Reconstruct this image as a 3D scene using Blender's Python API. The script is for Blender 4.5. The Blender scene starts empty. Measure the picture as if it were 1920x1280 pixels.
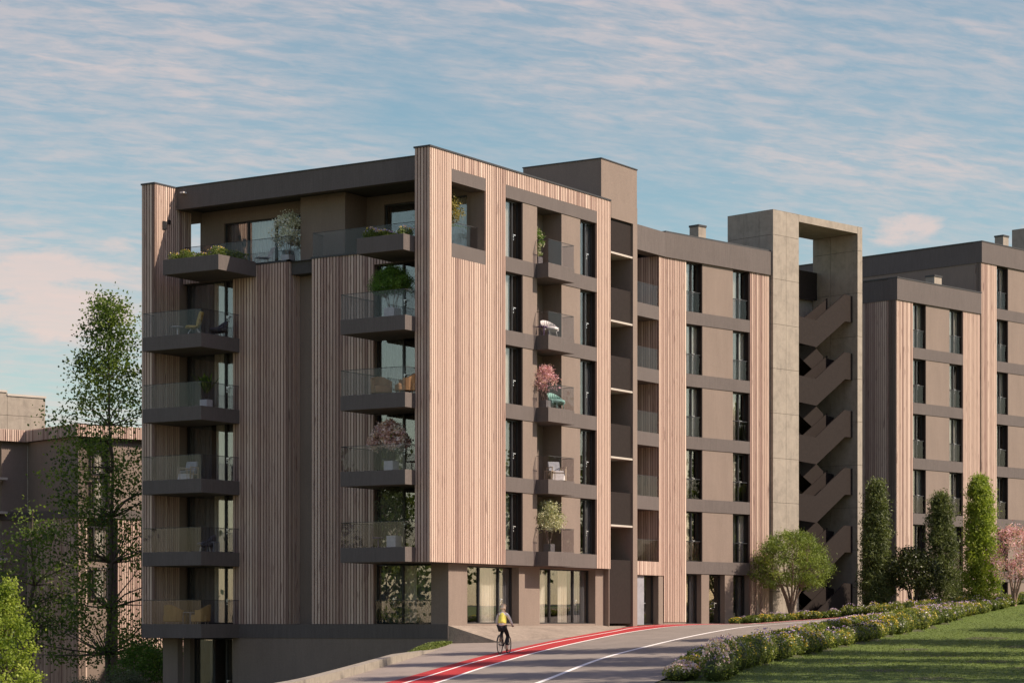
import bpy, math, random
import numpy as np
from mathutils import Vector, Matrix
random.seed(7); RNG=np.random.default_rng(7)
D=bpy.data; SC=bpy.context.scene; COL=SC.collection
# ------------------------------------------------------------------ camera
# world origin: foot of the near wood-clad corner of the central block; z = 0 is its ground-floor level (eye level)
TH=math.radians(32.75); FPX=4347.0; HOR=1170.0
CX,CY=76.599,53.196
Fv=(math.cos(TH),math.sin(TH)); Rv=(math.sin(TH),-math.cos(TH))
cam=D.cameras.new('camera'); co=D.objects.new('camera',cam); COL.objects.link(co); SC.camera=co
co.location=(-CX,-CY,0); co.rotation_euler=(math.pi/2,0,TH-math.pi/2)
cam.sensor_width=36; cam.lens=FPX/1920*36; cam.shift_y=530/1920; cam.clip_start=1; cam.clip_end=6000
SC.render.resolution_x=1024; SC.render.resolution_y=682
# ------------------------------------------------------------------ light, sky, exposure
SUN=Vector((.375,-1.0,1.0)).normalized()            # towards the sun
sl=D.lights.new('sun','SUN'); sl.energy=4.5; sl.angle=math.radians(.5); sl.color=(1,.84,.695)
so=D.objects.new('sun',sl); COL.objects.link(so); so.rotation_euler=SUN.to_track_quat('Z','Y').to_euler()
so.location=(40,-60,60)
W=D.worlds.new('World'); SC.world=W; W.use_nodes=True
vs=SC.view_settings; vs.view_transform='Standard'; vs.look='None'; vs.exposure=.64; vs.gamma=1
class NT:
    def __init__(s,t): s.t=t; s.n=t.nodes; s.l=t.links
    def add(s,ty,**kw):
        n=s.n.new(ty)
        for k,v in kw.items():
            if k.startswith('i_'):
                key=k[2:]; key=int(key) if key.isdigit() else key.replace('_',' ')
                inp=n.inputs[key]
                if isinstance(v,bpy.types.NodeSocket): s.l.new(v,inp)
                else: inp.default_value=v
            else: setattr(n,k,v)
        return n
    def math(s,op,a,b=0.0,c=0.0,clamp=False):
        n=s.n.new('ShaderNodeMath'); n.operation=op; n.use_clamp=clamp
        for i,v in enumerate((a,b,c)):
            if isinstance(v,bpy.types.NodeSocket): s.l.new(v,n.inputs[i])
            else: n.inputs[i].default_value=v
        return n.outputs[0]
    def mix(s,f,a,b,bt='MIX'):
        n=s.n.new('ShaderNodeMix'); n.data_type='RGBA'; n.blend_type=bt
        for i,v in ((0,f),(6,a),(7,b)):
            if isinstance(v,bpy.types.NodeSocket): s.l.new(v,n.inputs[i])
            else: n.inputs[i].default_value=v if not isinstance(v,tuple) or len(v)==4 else (*v,1)
        return n.outputs[2]
    def ramp(s,f,stops):
        n=s.n.new('ShaderNodeValToRGB'); s.l.new(f,n.inputs[0]); e=n.color_ramp.elements
        while len(e)<len(stops): e.new(.5)
        for i,(p,c) in enumerate(stops):
            e[i].position=p; e[i].color=(*c,1) if isinstance(c,tuple) else (c,c,c,1)
        return n.outputs[0]
def make_world():
    t=NT(W.node_tree); t.n.clear()
    out=t.add('ShaderNodeOutputWorld'); bg=t.add('ShaderNodeBackground'); bg.inputs[1].default_value=.15
    sky=t.add('ShaderNodeTexSky',sky_type='NISHITA',sun_disc=False)
    sky.sun_elevation=math.asin(SUN.z); sky.sun_rotation=math.atan2(SUN.x,SUN.y)
    sky.air_density=1.0; sky.dust_density=.6; sky.ozone_density=1.2
    tc=t.add('ShaderNodeTexCoord'); sp=t.add('ShaderNodeSeparateXYZ',i_0=tc.outputs['Generated'])
    x,y,z=sp.outputs
    r=t.math('ADD',t.math('MULTIPLY',x,Rv[0]),t.math('MULTIPLY',y,Rv[1]))
    fw=t.math('ADD',t.math('MULTIPLY',x,Fv[0]),t.math('MULTIPLY',y,Fv[1]))
    zc=t.math('ADD',t.math('MAXIMUM',z,0.0),.22)
    a=t.math('DIVIDE',r,zc); b=t.math('DIVIDE',fw,zc)
    def vec(a,b,sa,sb,o,sk=0.0):
        bb=t.math('ADD',t.math('MULTIPLY',b,sb),t.math('MULTIPLY',a,sk))
        return t.add('ShaderNodeCombineXYZ',i_0=t.math('MULTIPLY',a,sa),i_1=bb,i_2=o).outputs[0]
    big=t.add('ShaderNodeTexNoise',i_Vector=vec(a,b,1.5,1.5,3.3,-.5),i_Scale=1.0,i_Detail=4.0,i_Roughness=.55,i_Distortion=.5)
    med=t.add('ShaderNodeTexNoise',i_Vector=vec(a,b,4.0,6.5,8.1,-2.0),i_Scale=1.0,i_Detail=6.0,i_Roughness=.6,i_Distortion=.25)
    rip=t.add('ShaderNodeTexNoise',i_Vector=vec(a,b,21.0,52.0,1.7,-13.0),i_Scale=1.0,i_Detail=4.0,i_Roughness=.62,i_Distortion=.3)
    cover=t.ramp(t.math('ADD',t.math('MULTIPLY',big.outputs[0],.55),t.math('MULTIPLY',med.outputs[0],.45)),[(.34,.10),(.46,.48),(.60,1.0)])
    rp=t.ramp(rip.outputs[0],[(.36,.36),(.64,1.0)])
    mask=t.math('MULTIPLY',cover,rp)
    sect=t.ramp(fw,[(.25,0.0),(.7,1.0)]); mask=t.math('MULTIPLY',mask,sect)
    # warm cumulus low over the horizon, in three places of the sky
    pf=t.add('ShaderNodeTexNoise',i_Vector=t.add('ShaderNodeCombineXYZ',i_0=t.math('MULTIPLY',r,26.0),i_1=t.math('MULTIPLY',z,70.0),i_2=4.4).outputs[0],i_Scale=1.0,i_Detail=7.0,i_Roughness=.6,i_Distortion=.3)
    def blob(r0,z0,wr,wz):
        dx=t.math('DIVIDE',t.math('SUBTRACT',r,r0),wr); dz=t.math('DIVIDE',t.math('SUBTRACT',z,z0),wz)
        q=t.math('ADD',t.math('MULTIPLY',dx,dx),t.math('MULTIPLY',dz,dz)); return t.math('DIVIDE',1.0,t.math('ADD',1.0,t.math('MULTIPLY',q,q)))
    bl=t.math('MAXIMUM',blob(-.205,.138,.075,.017),t.math('MAXIMUM',blob(.167,.166,.016,.0085),blob(.222,.166,.012,.009)))
    pm=t.math('MULTIPLY',t.ramp(t.math('ADD',pf.outputs[0],t.math('MULTIPLY',bl,.42)),[(.70,0.0),(.86,1.0)]),t.ramp(fw,[(.3,0.0),(.5,1.0)]))
    # base sky: the physical sky, deepened towards teal as in the photo
    lp=t.ramp(z,[(0.0,(.60,.58,.53)),(.10,(.50,.54,.475)),(.27,(.445,.535,.48)),(.6,(.82,.68,.73)),(1.0,(.84,.68,.74))])
    base=t.mix(1.0,sky.outputs[0],t.mix(1.0,lp,(1.0,1.0,1.0,1),'MULTIPLY'),'MULTIPLY')
    base=t.mix(1.0,base,t.ramp(fw,[(.25,(1.0,.86,.80)),(.7,(.77,.77,.77))]),'MULTIPLY'); base=t.mix(1.0,base,(1.3,1.3,1.3,1),'MULTIPLY')
    cl=t.ramp(z,[(0.0,(3.5,3.0,2.75)),(.12,(3.1,2.72,2.6)),(.27,(2.6,2.36,2.44)),(1.0,(2.6,2.4,2.6))])
    for e in cl.node.color_ramp.elements: e.color=tuple(c*.1 for c in e.color[:3])+(1,)
    cl=t.mix(1.0,cl,(10,10,10,1),'MULTIPLY')
    c=t.mix(t.math('MULTIPLY',mask,.92),base,cl)
    pc=t.mix(1.0,cl,(1.12,1.03,.98,1),'MULTIPLY')
    c=t.mix(t.math('MULTIPLY',pm,.75),c,pc)
    t.l.new(c,bg.inputs[0]); t.l.new(bg.outputs[0],out.inputs[0])
make_world()
# ------------------------------------------------------------------ measuring helpers (pixel of a 1920 px wide picture -> plan position)
def ray(px):
    t=(px-960)/FPX; return (Fv[0]+t*Rv[0],Fv[1]+t*Rv[1])
def at(px,d):
    r=ray(px); return (r[0]*d-CX,r[1]*d-CY)
def dl(d,l): return (Fv[0]*d+Rv[0]*l-CX, Fv[1]*d+Rv[1]*l-CY)
def todl(x,y):
    x+=CX; y+=CY; return (x*Fv[0]+y*Fv[1], x*Rv[0]+y*Rv[1])
def yx(c,px):   # y on plane x=c
    r=ray(px); return r[1]*(c+CX)/r[0]-CY
def zpx(y,d): return (HOR-y)*d/FPX
# ------------------------------------------------------------------ materials
def pmat(name):
    m=D.materials.new(name); m.use_nodes=True; t=NT(m.node_tree); b=m.node_tree.nodes['Principled BSDF']
    return m,t,b
def coords(t): return t.add('ShaderNodeTexCoord').outputs['Object']
def scaled(t,v,s): return t.add('ShaderNodeMapping',i_0=v,i_3=s).outputs[0]
def bump(t,b,h,st=.3,dist=.02):
    n=t.add('ShaderNodeBump',i_Strength=st,i_Distance=dist,i_Height=h); t.l.new(n.outputs[0],b.inputs['Normal'])
def stucco(name,col,var=.10,rough=.85,streak=.0):
    m,t,b=pmat(name); v=coords(t)
    n1=t.add('ShaderNodeTexNoise',i_Vector=v,i_Scale=22.0,i_Detail=4.0,i_Roughness=.7)
    n2=t.add('ShaderNodeTexNoise',i_Vector=scaled(t,v,(1.0,1.0,.35)),i_Scale=1.3,i_Detail=5.0,i_Roughness=.6)
    n3=t.add('ShaderNodeTexNoise',i_Vector=scaled(t,v,(6.0,6.0,.5)),i_Scale=2.5,i_Detail=3.0)
    f=t.math('ADD',t.math('MULTIPLY',n1.outputs[0],.55),t.math('ADD',t.math('MULTIPLY',n2.outputs[0],.45-streak),t.math('MULTIPLY',n3.outputs[0],streak)))
    k0=1-var*2.6; k1=1+var*2.6
    c=t.ramp(f,[(.25,tuple(x*k0 for x in col)),(.75,tuple(x*k1 for x in col))])
    t.l.new(c,b.inputs['Base Color']); b.inputs['Roughness'].default_value=rough; b.inputs['Specular IOR Level'].default_value=.25
    bump(t,b,n1.outputs[0],.35,.01); return m
def plain(name,col,rough=.6,metal=0,var=.06,scale=8.0,spec=.5):
    m,t,b=pmat(name); n=t.add('ShaderNodeTexNoise',i_Vector=coords(t),i_Scale=scale,i_Detail=4.0)
    c=t.ramp(n.outputs[0],[(.3,tuple(x*(1-var*2) for x in col)),(.7,tuple(x*(1+var*2) for x in col))])
    t.l.new(c,b.inputs['Base Color']); b.inputs['Roughness'].default_value=rough; b.inputs['Metallic'].default_value=metal; b.inputs['Specular IOR Level'].default_value=spec
    return m
def wood(name):
    m,t,b=pmat(name); v=coords(t)
    at_=t.add('ShaderNodeAttribute',attribute_name='tone')
    tone=at_.outputs['Fac']
    g=t.add('ShaderNodeTexNoise',i_Vector=scaled(t,v,(14.0,14.0,.9)),i_Scale=1.6,i_Detail=5.0,i_Roughness=.65)
    k=t.add('ShaderNodeTexNoise',i_Vector=scaled(t,v,(5.5,5.5,.55)),i_Scale=1.7,i_Detail=2.0)
    f=t.math('ADD',t.math('MULTIPLY',tone,.62),t.math('MULTIPLY',g.outputs[0],.38))
    c=t.ramp(f,[(.05,(.17,.10,.08)),(.28,(.35,.24,.195)),(.52,(.50,.37,.295)),(.75,(.62,.48,.385)),(.95,(.74,.61,.50))])
    kn=t.ramp(k.outputs[0],[(.62,0.0),(.74,1.0)])
    c=t.mix(t.math('MULTIPLY',kn,.75),c,(.17,.10,.085))
    t.l.new(c,b.inputs['Base Color']); b.inputs['Roughness'].default_value=.72; b.inputs['Specular IOR Level'].default_value=.2
    bump(t,b,g.outputs[0],.3,.01); return m
def concrete(name,col):
    m,t,b=pmat(name); v=coords(t)
    n1=t.add('ShaderNodeTexNoise',i_Vector=v,i_Scale=2.2,i_Detail=8.0,i_Roughness=.68,i_Distortion=.5)
    n2=t.add('ShaderNodeTexNoise',i_Vector=v,i_Scale=30.0,i_Detail=3.0)
    n3=t.add('ShaderNodeTexNoise',i_Vector=scaled(t,v,(3.0,3.0,.4)),i_Scale=1.6,i_Detail=4.0)
    f=t.math('ADD',t.math('MULTIPLY',n1.outputs[0],.6),t.math('ADD',t.math('MULTIPLY',n2.outputs[0],.15),t.math('MULTIPLY',n3.outputs[0],.25)))
    c=t.ramp(f,[(.3,tuple(x*.62 for x in col)),(.5,col),(.7,tuple(x*1.25 for x in col))])
    t.l.new(c,b.inputs['Base Color']); b.inputs['Roughness'].default_value=.8
    bump(t,b,n2.outputs[0],.3,.008); return m
def glass(name,tint,gloss=1.0,refl=.12):
    m,t,b=pmat(name); t.n.remove(b); out=t.n['Material Output']
    tr=t.add('ShaderNodeBsdfTransparent',i_0=(*tint,1)); gl=t.add('ShaderNodeBsdfGlossy',i_0=(1,.97,.93,1),i_1=.0)
    n=t.add('ShaderNodeTexNoise',i_Vector=coords(t),i_Scale=.5,i_Detail=1.0)
    bp=t.add('ShaderNodeBump',i_Strength=.03,i_Distance=.05,i_Height=n.outputs[0]); t.l.new(bp.outputs[0],gl.inputs['Normal'])
    lw=t.add('ShaderNodeNewGeometry'); dp=t.add('ShaderNodeVectorMath',operation='DOT_PRODUCT',i_0=lw.outputs['Normal'],i_1=lw.outputs['Incoming'])
    fr=t.math('POWER',t.math('SUBTRACT',1.0,t.math('ABSOLUTE',dp.outputs['Value'])),5.0)
    f=t.math('ADD',t.math('MULTIPLY',fr,gloss),refl,clamp=True)
    mx=t.add('ShaderNodeMixShader',i_0=f,i_1=tr.outputs[0],i_2=gl.outputs[0]); t.l.new(mx.outputs[0],out.inputs[0])
    return m
def leafmat(name,stops,trans=.35,rough=.55):
    m,t,b=pmat(name); out=t.n['Material Output']
    a=t.add('ShaderNodeAttribute',attribute_name='tone')
    c=t.ramp(a.outputs['Fac'],stops)
    t.l.new(c,b.inputs['Base Color']); b.inputs['Roughness'].default_value=rough; b.inputs['Specular IOR Level'].default_value=.3
    tl=t.add('ShaderNodeBsdfTranslucent'); t.l.new(t.mix(1.0,c,(1.15,1.2,.7),'MULTIPLY'),tl.inputs[0])
    mx=t.add('ShaderNodeMixShader',i_0=trans,i_1=b.outputs[0],i_2=tl.outputs[0]); t.l.new(mx.outputs[0],out.inputs[0])
    return m
def cloth(name,col,tr=.3):
    m,t,b=pmat(name); out=t.n['Material Output']
    n=t.add('ShaderNodeTexNoise',i_Vector=scaled(t,coords(t),(12,12,1)),i_Scale=3.0,i_Detail=3.0)
    c=t.ramp(n.outputs[0],[(.3,tuple(x*.85 for x in col)),(.7,tuple(x*1.1 for x in col))])
    t.l.new(c,b.inputs['Base Color']); b.inputs['Roughness'].default_value=.9
    tl=t.add('ShaderNodeBsdfTranslucent'); t.l.new(c,tl.inputs[0])
    mx=t.add('ShaderNodeMixShader',i_0=tr,i_1=b.outputs[0],i_2=tl.outputs[0]); t.l.new(mx.outputs[0],out.inputs[0]); return m
def groundmat(name,col,var=.12,scale=3.0,fine=60.0,rough=.9,bst=.4):
    m,t,b=pmat(name); v=t.add('ShaderNodeNewGeometry').outputs['Position']
    n1=t.add('ShaderNodeTexNoise',i_Vector=v,i_Scale=scale*.15,i_Detail=6.0,i_Roughness=.65)
    n2=t.add('ShaderNodeTexNoise',i_Vector=v,i_Scale=fine,i_Detail=3.0,i_Roughness=.8)
    n3=t.add('ShaderNodeTexNoise',i_Vector=v,i_Scale=scale,i_Detail=5.0,i_Roughness=.7)
    f=t.math('ADD',t.math('MULTIPLY',n1.outputs[0],.35),t.math('ADD',t.math('MULTIPLY',n2.outputs[0],.35),t.math('MULTIPLY',n3.outputs[0],.3)))
    c=t.ramp(f,[(.3,tuple(x*(1-var*2.5) for x in col)),(.7,tuple(x*(1+var*2.5) for x in col))])
    t.l.new(c,b.inputs['Base Color']); b.inputs['Roughness'].default_value=rough; b.inputs['Specular IOR Level'].default_value=.2
    bump(t,b,n2.outputs[0],bst,.02); return m
M={}
M['stucco']=stucco('taupe_stucco',(.212,.168,.137),.10,streak=.15)
M['band']=stucco('umber_stucco',(.119,.102,.093),.13,streak=.28)
M['wood']=wood('cedar_slats')
M['conc']=concrete('cast_concrete',(.285,.248,.198))
M['metal']=plain('bronze_panel',(.024,.0185,.016),.8,.0,spec=.15)
M['frame']=plain('anthracite_frame',(.022,.022,.024),.45,.2)
M['coping']=plain('graphite_coping',(.05,.048,.048),.5,.3)
M['room']=plain('room_interior',(.06,.055,.05),.9)
M['ledge']=stucco('pale_ledge',(.46,.42,.36),.05)
M['marble']=concrete('grey_marble',(.25,.25,.27))
M['glass']=glass('window_glass',(.93,.94,.94),.9,.13)
M['rail']=glass('balustrade_glass',(.86,.855,.87),.6,.018)
M['sheer']=cloth('pale_curtain',(.86,.79,.68),.3)
M['grey_sheer']=cloth('grey_curtain',(.17,.17,.18),.15)
M['handle']=plain('steel_handle',(.85,.85,.85),.25,.6)
M['bark']=stucco('tree_bark',(.10,.078,.062),.2)
M['pale_bark']=stucco('pale_bark',(.24,.17,.14),.15)
M['tree_leaf']=leafmat('tree_leaves',[(0,(.035,.065,.014)),(.5,(.09,.145,.028)),(1,(.22,.28,.06))],.5)
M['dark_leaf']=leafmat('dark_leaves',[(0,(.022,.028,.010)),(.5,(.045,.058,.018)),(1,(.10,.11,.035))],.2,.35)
M['fir_leaf']=leafmat('conifer_leaves',[(0,(.058,.075,.028)),(.5,(.115,.142,.050)),(1,(.20,.23,.08))],.3)
M['lime_leaf']=leafmat('lime_leaves',[(0,(.11,.17,.022)),(.5,(.24,.31,.045)),(1,(.42,.48,.09))],.45)
M['ball_leaf']=leafmat('willow_leaves',[(0,(.075,.11,.02)),(.5,(.16,.215,.042)),(1,(.31,.37,.08))],.35)
M['hedge_leaf']=leafmat('hedge_leaves',[(0,(.045,.080,.014)),(.45,(.13,.175,.030)),(.8,(.29,.31,.06)),(1,(.48,.40,.08))],.3)
M['box_leaf']=leafmat('topiary_leaves',[(0,(.045,.10,.014)),(.5,(.10,.20,.025)),(1,(.18,.30,.045))],.3)
M['olive_leaf']=leafmat('olive_leaves',[(0,(.05,.06,.03)),(.5,(.10,.12,.06)),(1,(.20,.22,.12))],.3)
M['gold_leaf']=leafmat('golden_leaves',[(0,(.09,.08,.018)),(.5,(.24,.20,.05)),(1,(.50,.42,.14))],.35)
M['cream']=leafmat('cream_blossom',[(0,(.16,.18,.08)),(.4,(.40,.40,.24)),(1,(.75,.74,.52))],.3)
M['white_blossom']=leafmat('white_blossom',[(0,(.35,.37,.28)),(.5,(.68,.68,.58)),(1,(.88,.88,.82))],.3)
M['pink']=leafmat('pink_blossom',[(0,(.42,.17,.22)),(.5,(.68,.38,.44)),(1,(.90,.72,.76))],.4)
M['magnolia']=leafmat('magnolia_blossom',[(0,(.50,.28,.30)),(.5,(.78,.58,.58)),(1,(.95,.85,.83))],.4)
M['lilac']=leafmat('lilac_petals',[(0,(.34,.22,.50)),(.6,(.58,.44,.72)),(1,(.80,.64,.78))],.35)
M['yellow_petal']=leafmat('yellow_petals',[(0,(.55,.30,.03)),(.5,(.72,.52,.06)),(1,(.80,.70,.22))],.3)
M['white_pot']=plain('white_pot',(.62,.60,.57),.6)
M['grey_pot']=plain('grey_pot',(.16,.15,.145),.7)
M['mustard']=plain('mustard_fabric',(.52,.38,.10),.85)
M['tan']=plain('tan_leather',(.40,.23,.10),.6)
M['ochre']=plain('ochre_wicker',(.36,.23,.08),.8,var=.15,scale=40)
M['white_seat']=plain('white_seat',(.70,.67,.63),.6)
M['teal']=plain('teal_fabric',(.22,.42,.36),.8)
M['grey_cushion']=plain('grey_cushion',(.32,.33,.35),.9)
M['slate']=plain('slate_fabric',(.10,.10,.115),.9)
M['beige']=plain('beige_wood',(.48,.38,.28),.6)
M['violet']=plain('violet_table',(.16,.10,.24),.5)
# ------------------------------------------------------------------ mesh building
class Fr:
    """plan frame: u to the right along the wall, i inwards from its face, z up"""
    def __init__(s,o,a): s.o=o; s.a=a; s.c=math.cos(a); s.s=math.sin(a)
    def P(s,u,i,z=0.0): return (s.o[0]+u*s.c-i*s.s, s.o[1]+u*s.s+i*s.c, z)
    def sub(s,u,i,da=0.0): p=s.P(u,i); return Fr((p[0],p[1]),s.a+da)
ID=Fr((0,0),0.0)
class MB:
    def __init__(s): s.v=[]; s.f=[]; s.t=[]; s.sm=[]
    def face(s,pts,tone=.5,smooth=False):
        b=len(s.v); s.v+=pts; s.f.append(tuple(range(b,b+len(pts)))); s.t.append(tone); s.sm.append(smooth)
    def box(s,fr,u0,u1,i0,i1,z0,z1,tone=.5):
        b=len(s.v); s.v+=[fr.P(u,i,z) for z in (z0,z1) for (u,i) in ((u0,i0),(u1,i0),(u1,i1),(u0,i1))]
        for q in ((0,1,5,4),(1,2,6,5),(2,3,7,6),(3,0,4,7),(4,5,6,7),(3,2,1,0)):
            s.f.append(tuple(b+k for k in q)); s.t.append(tone); s.sm.append(False)
        return s
    def prism(s,fr,poly,z0,z1,tone=.5):          # poly in (u,i)
        n=len(poly); b=len(s.v); s.v+=[fr.P(u,i,z) for z in (z0,z1) for (u,i) in poly]
        for k in range(n): s.f.append((b+k,b+(k+1)%n,b+n+(k+1)%n,b+n+k)); s.t.append(tone); s.sm.append(False)
        s.f.append(tuple(b+n+k for k in range(n))); s.f.append(tuple(b+k for k in reversed(range(n)))); s.t+=[tone]*2; s.sm+=[False]*2
        return s
    def plate(s,fr,poly,i0,i1,tone=.5):          # poly in (u,z), extruded inwards
        n=len(poly); b=len(s.v); s.v+=[fr.P(u,i,z) for i in (i0,i1) for (u,z) in poly]
        for k in range(n): s.f.append((b+k,b+(k+1)%n,b+n+(k+1)%n,b+n+k)); s.t.append(tone); s.sm.append(False)
        s.f.append(tuple(b+n+k for k in range(n))); s.f.append(tuple(b+k for k in reversed(range(n)))); s.t+=[tone]*2; s.sm+=[False]*2
        return s
    def tube(s,p,q,r0,r1=None,n=7,cap=True):
        r1=r0 if r1 is None else r1; p=Vector(p); q=Vector(q); d=(q-p)
        if d.length<1e-6: return s
        d.normalize(); a=d.orthogonal().normalized(); c=d.cross(a); b=len(s.v)
        for (o,r) in ((p,r0),(q,r1)):
            for k in range(n):
                w=2*math.pi*k/n; s.v.append(tuple(o+a*(r*math.cos(w))+c*(r*math.sin(w))))
        for k in range(n): s.f.append((b+k,b+(k+1)%n,b+n+(k+1)%n,b+n+k)); s.t.append(.5); s.sm.append(True)
        if cap: s.f.append(tuple(b+n+k for k in range(n))); s.f.append(tuple(b+k for k in reversed(range(n)))); s.t+=[.5]*2; s.sm+=[False]*2
        return s
    def ell(s,c,r,nu=12,nv=8,rot=0.0,cut=None):
        b=len(s.v)
        for j in range(nv+1):
            ph=math.pi*j/nv-math.pi/2
            for k in range(nu):
                w=2*math.pi*k/nu; x=r[0]*math.cos(ph)*math.cos(w); y=r[1]*math.cos(ph)*math.sin(w); z=r[2]*math.sin(ph)
                s.v.append((c[0]+x*math.cos(rot)-y*math.sin(rot),c[1]+x*math.sin(rot)+y*math.cos(rot),c[2]+z))
        for j in range(nv):
            for k in range(nu):
                s.f.append((b+j*nu+k,b+j*nu+(k+1)%nu,b+(j+1)*nu+(k+1)%nu,b+(j+1)*nu+k)); s.t.append(.5); s.sm.append(True)
        return s
    def torus(s,c,R,r,ax='y',n=32,m=6):
        b=len(s.v)
        for k in range(n):
            w=2*math.pi*k/n
            for j in range(m):
                q=2*math.pi*j/m; rr=R+r*math.cos(q); o=r*math.sin(q)
                s.v.append((c[0]+rr*math.cos(w),c[1]+o,c[2]+rr*math.sin(w)) if ax=='y' else (c[0]+rr*math.cos(w),c[1]+rr*math.sin(w),c[2]+o))
        for k in range(n):
            for j in range(m):
                s.f.append((b+k*m+j,b+((k+1)%n)*m+j,b+((k+1)%n)*m+(j+1)%m,b+k*m+(j+1)%m)); s.t.append(.5); s.sm.append(True)
        return s
    def slats(s,fr,u0,u1,z0,z1,i=0.0,pitch=.135,wd=.092,dp=.045):
        s.box(fr,u0,u1,i+dp,i+dp+.03,z0,z1,.0)
        n=max(1,round((u1-u0)/pitch)); p=(u1-u0)/n; tone=random.random()
        for k in range(n):
            a=u0+p*k+(p-wd)/2
            tone=min(1,max(0,random.gauss(.5,.24)))
            s.prism(fr,[(a,i),(a+wd,i),(a+wd,i+.008),(a+wd-.026,i+dp+.002),(a+.026,i+dp+.002),(a,i+.008)],z0+.004,z1-.004,tone)
        return s
    def build(s,name,mat,parent=None,org=(0,0,0),bevel=0):
        me=D.meshes.new(name); v=np.array(s.v,dtype=np.float32).reshape(-1,3)-np.array(org,dtype=np.float32)
        me.from_pydata(v.tolist(),[],s.f)
        a=me.attributes.new('tone','FLOAT','FACE'); a.data.foreach_set('value',s.t)
        me.polygons.foreach_set('use_smooth',s.sm)
        me.materials.append(mat); me.update()
        o=D.objects.new(name,me); COL.objects.link(o); o.parent=parent
        if bevel:
            b=o.modifiers.new('bevel','BEVEL'); b.width=bevel; b.segments=2; b.limit_method='ANGLE'
        return o
def tag(o,label=None,cat=None,group=None,kind=None):
    if label: o['label']=label
    if cat: o['category']=cat
    if group: o['group']=group
    if kind: o['kind']=kind
    return o
def empty(name,loc,label,cat,group=None,rz=0.0):
    o=D.objects.new(name,None); COL.objects.link(o); o.location=loc; o.rotation_euler=(0,0,rz); o.empty_display_size=.3
    return tag(o,label,cat,group)
def inst(name,me,parent,loc,rz=0.0):
    o=D.objects.new(name,me); COL.objects.link(o); o.parent=parent; o.location=loc; o.rotation_euler=(0,0,rz); return o
# ------------------------------------------------------------------ terrain height
def smin(a,b,k):
    m=min(a,b); return m-k*math.log(math.exp(-(a-m)/k)+math.exp(-(b-m)/k))
def lerp(x,pts):
    if x<=pts[0][0]: (x0,y0),(x1,y1)=pts[0],pts[1]
    elif x>=pts[-1][0]: (x0,y0),(x1,y1)=pts[-2],pts[-1]
    else:
        for (x0,y0),(x1,y1) in zip(pts,pts[1:]):
            if x0<=x<=x1: break
    return y0+(y1-y0)*(x-x0)/(x1-x0)
def spl(x,pts):
    """smooth interpolation (Catmull-Rom) through pts, straight beyond the ends"""
    if x<=pts[0][0] or x>=pts[-1][0]: return lerp(x,pts)
    for k in range(len(pts)-1):
        if pts[k][0]<=x<=pts[k+1][0]: break
    x0,y0=pts[k]; x1,y1=pts[k+1]; h=x1-x0
    m0=(y1-(pts[k-1][1] if k else y0))/(x1-(pts[k-1][0] if k else x0))
    m1=((pts[k+2][1] if k+2<len(pts) else y1)-y0)/((pts[k+2][0] if k+2<len(pts) else x1)-x0)
    t=(x-x0)/h; return (2*t**3-3*t*t+1)*y0+(t**3-2*t*t+t)*h*m0+(-2*t**3+3*t*t)*y1+(t**3-t*t)*h*m1
def hroad(d,l):
    P=-.76+.037*(d-94.5)+.03*(l+.48)
    P=-smin(-P,1.95,.08)
    return smin(P,.07*max(0,l-11.5)+.0,.06)
HEDGE=[(-30,-12),(0,-3),(50,2),(67,5.0),(84,9.3),(92,11.7),(100,15.0),(108,18.7),(114,22.0),(120,26.5),(140,45),(300,180),(900,700)]
LAWNZ=[(-30,-1.72),(60,-1.72),(67,-1.66),(84,-1.29),(92,-1.1),(100,-.69),(108,-.22),(114,.40),(120,1.1),(135,1.5),(900,2.0)]
KERB=[(-30,-24),(45,-10.5),(60.5,-7.1),(66,-6.45),(71.3,-5.75),(80.7,-4.35),(92.6,-2.80),(96.6,-2.40)]
def sst(t): t=min(1,max(0,t)); return t*t*(3-2*t)
def H(d,l):
    z=hroad(d,l); hl=spl(d,HEDGE)
    t=sst((l-hl+1.0)/1.3)
    if t>0: z=z*(1-t)+spl(d,LAWNZ)*t
    if d<97: q=lerp(d,KERB)-.25-l
    else:
        x,y=dl(d,l); q=y-3.0 if x<30 else -1
        if x>=30: q=min(1,(y-10)/5)
    if q>0: z=z+(-3.6-z)*sst(q/1.2)
    return z
def ground_at(x,y): return H(*todl(x,y))
# ------------------------------------------------------------------ ground, road, lanes
M['asphalt']=groundmat('asphalt',(.21,.185,.16),.15,1.2,30.0)
M['paving']=groundmat('paving_stone',(.245,.210,.182),.13,2.0,30.0)
M['gravel']=groundmat('plaza_gravel',(.245,.205,.165),.22,4.0,14.0)
M['red']=groundmat('red_lane_coating',(.36,.034,.036),.10,2.0,40.0)
M['paint']=groundmat('white_road_paint',(.72,.70,.66),.06,3.0,40.0)
M['soil']=groundmat('earth',(.07,.075,.04),.2,1.0,12.0)
M['turf']=groundmat('lawn_turf',(.095,.135,.03),.14,2.2,40.0,bst=.6)
M['kerb']=concrete('kerb_concrete',(.25,.22,.175))
def grid_mesh(name,ds,ls,fn,mat):
    v=[]; f=[]
    for d in ds:
        for l in ls:
            x,y=dl(d,l); v.append((x,y,fn(d,l)))
    n=len(ls)
    for i in range(len(ds)-1):
        for j in range(n-1): f.append((i*n+j,(i)*n+j+1,(i+1)*n+j+1,(i+1)*n+j)[::-1])
    me=D.meshes.new(name); me.from_pydata(v,[],f); me.materials.append(mat); me.polygons.foreach_set('use_smooth',[True]*len(f)); me.update()
    o=D.objects.new(name,me); COL.objects.link(o); return o
def fr_(a,b,s): 
    n=max(1,int(round((b-a)/s))); return [a+(b-a)*k/n for k in range(n)]
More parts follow.
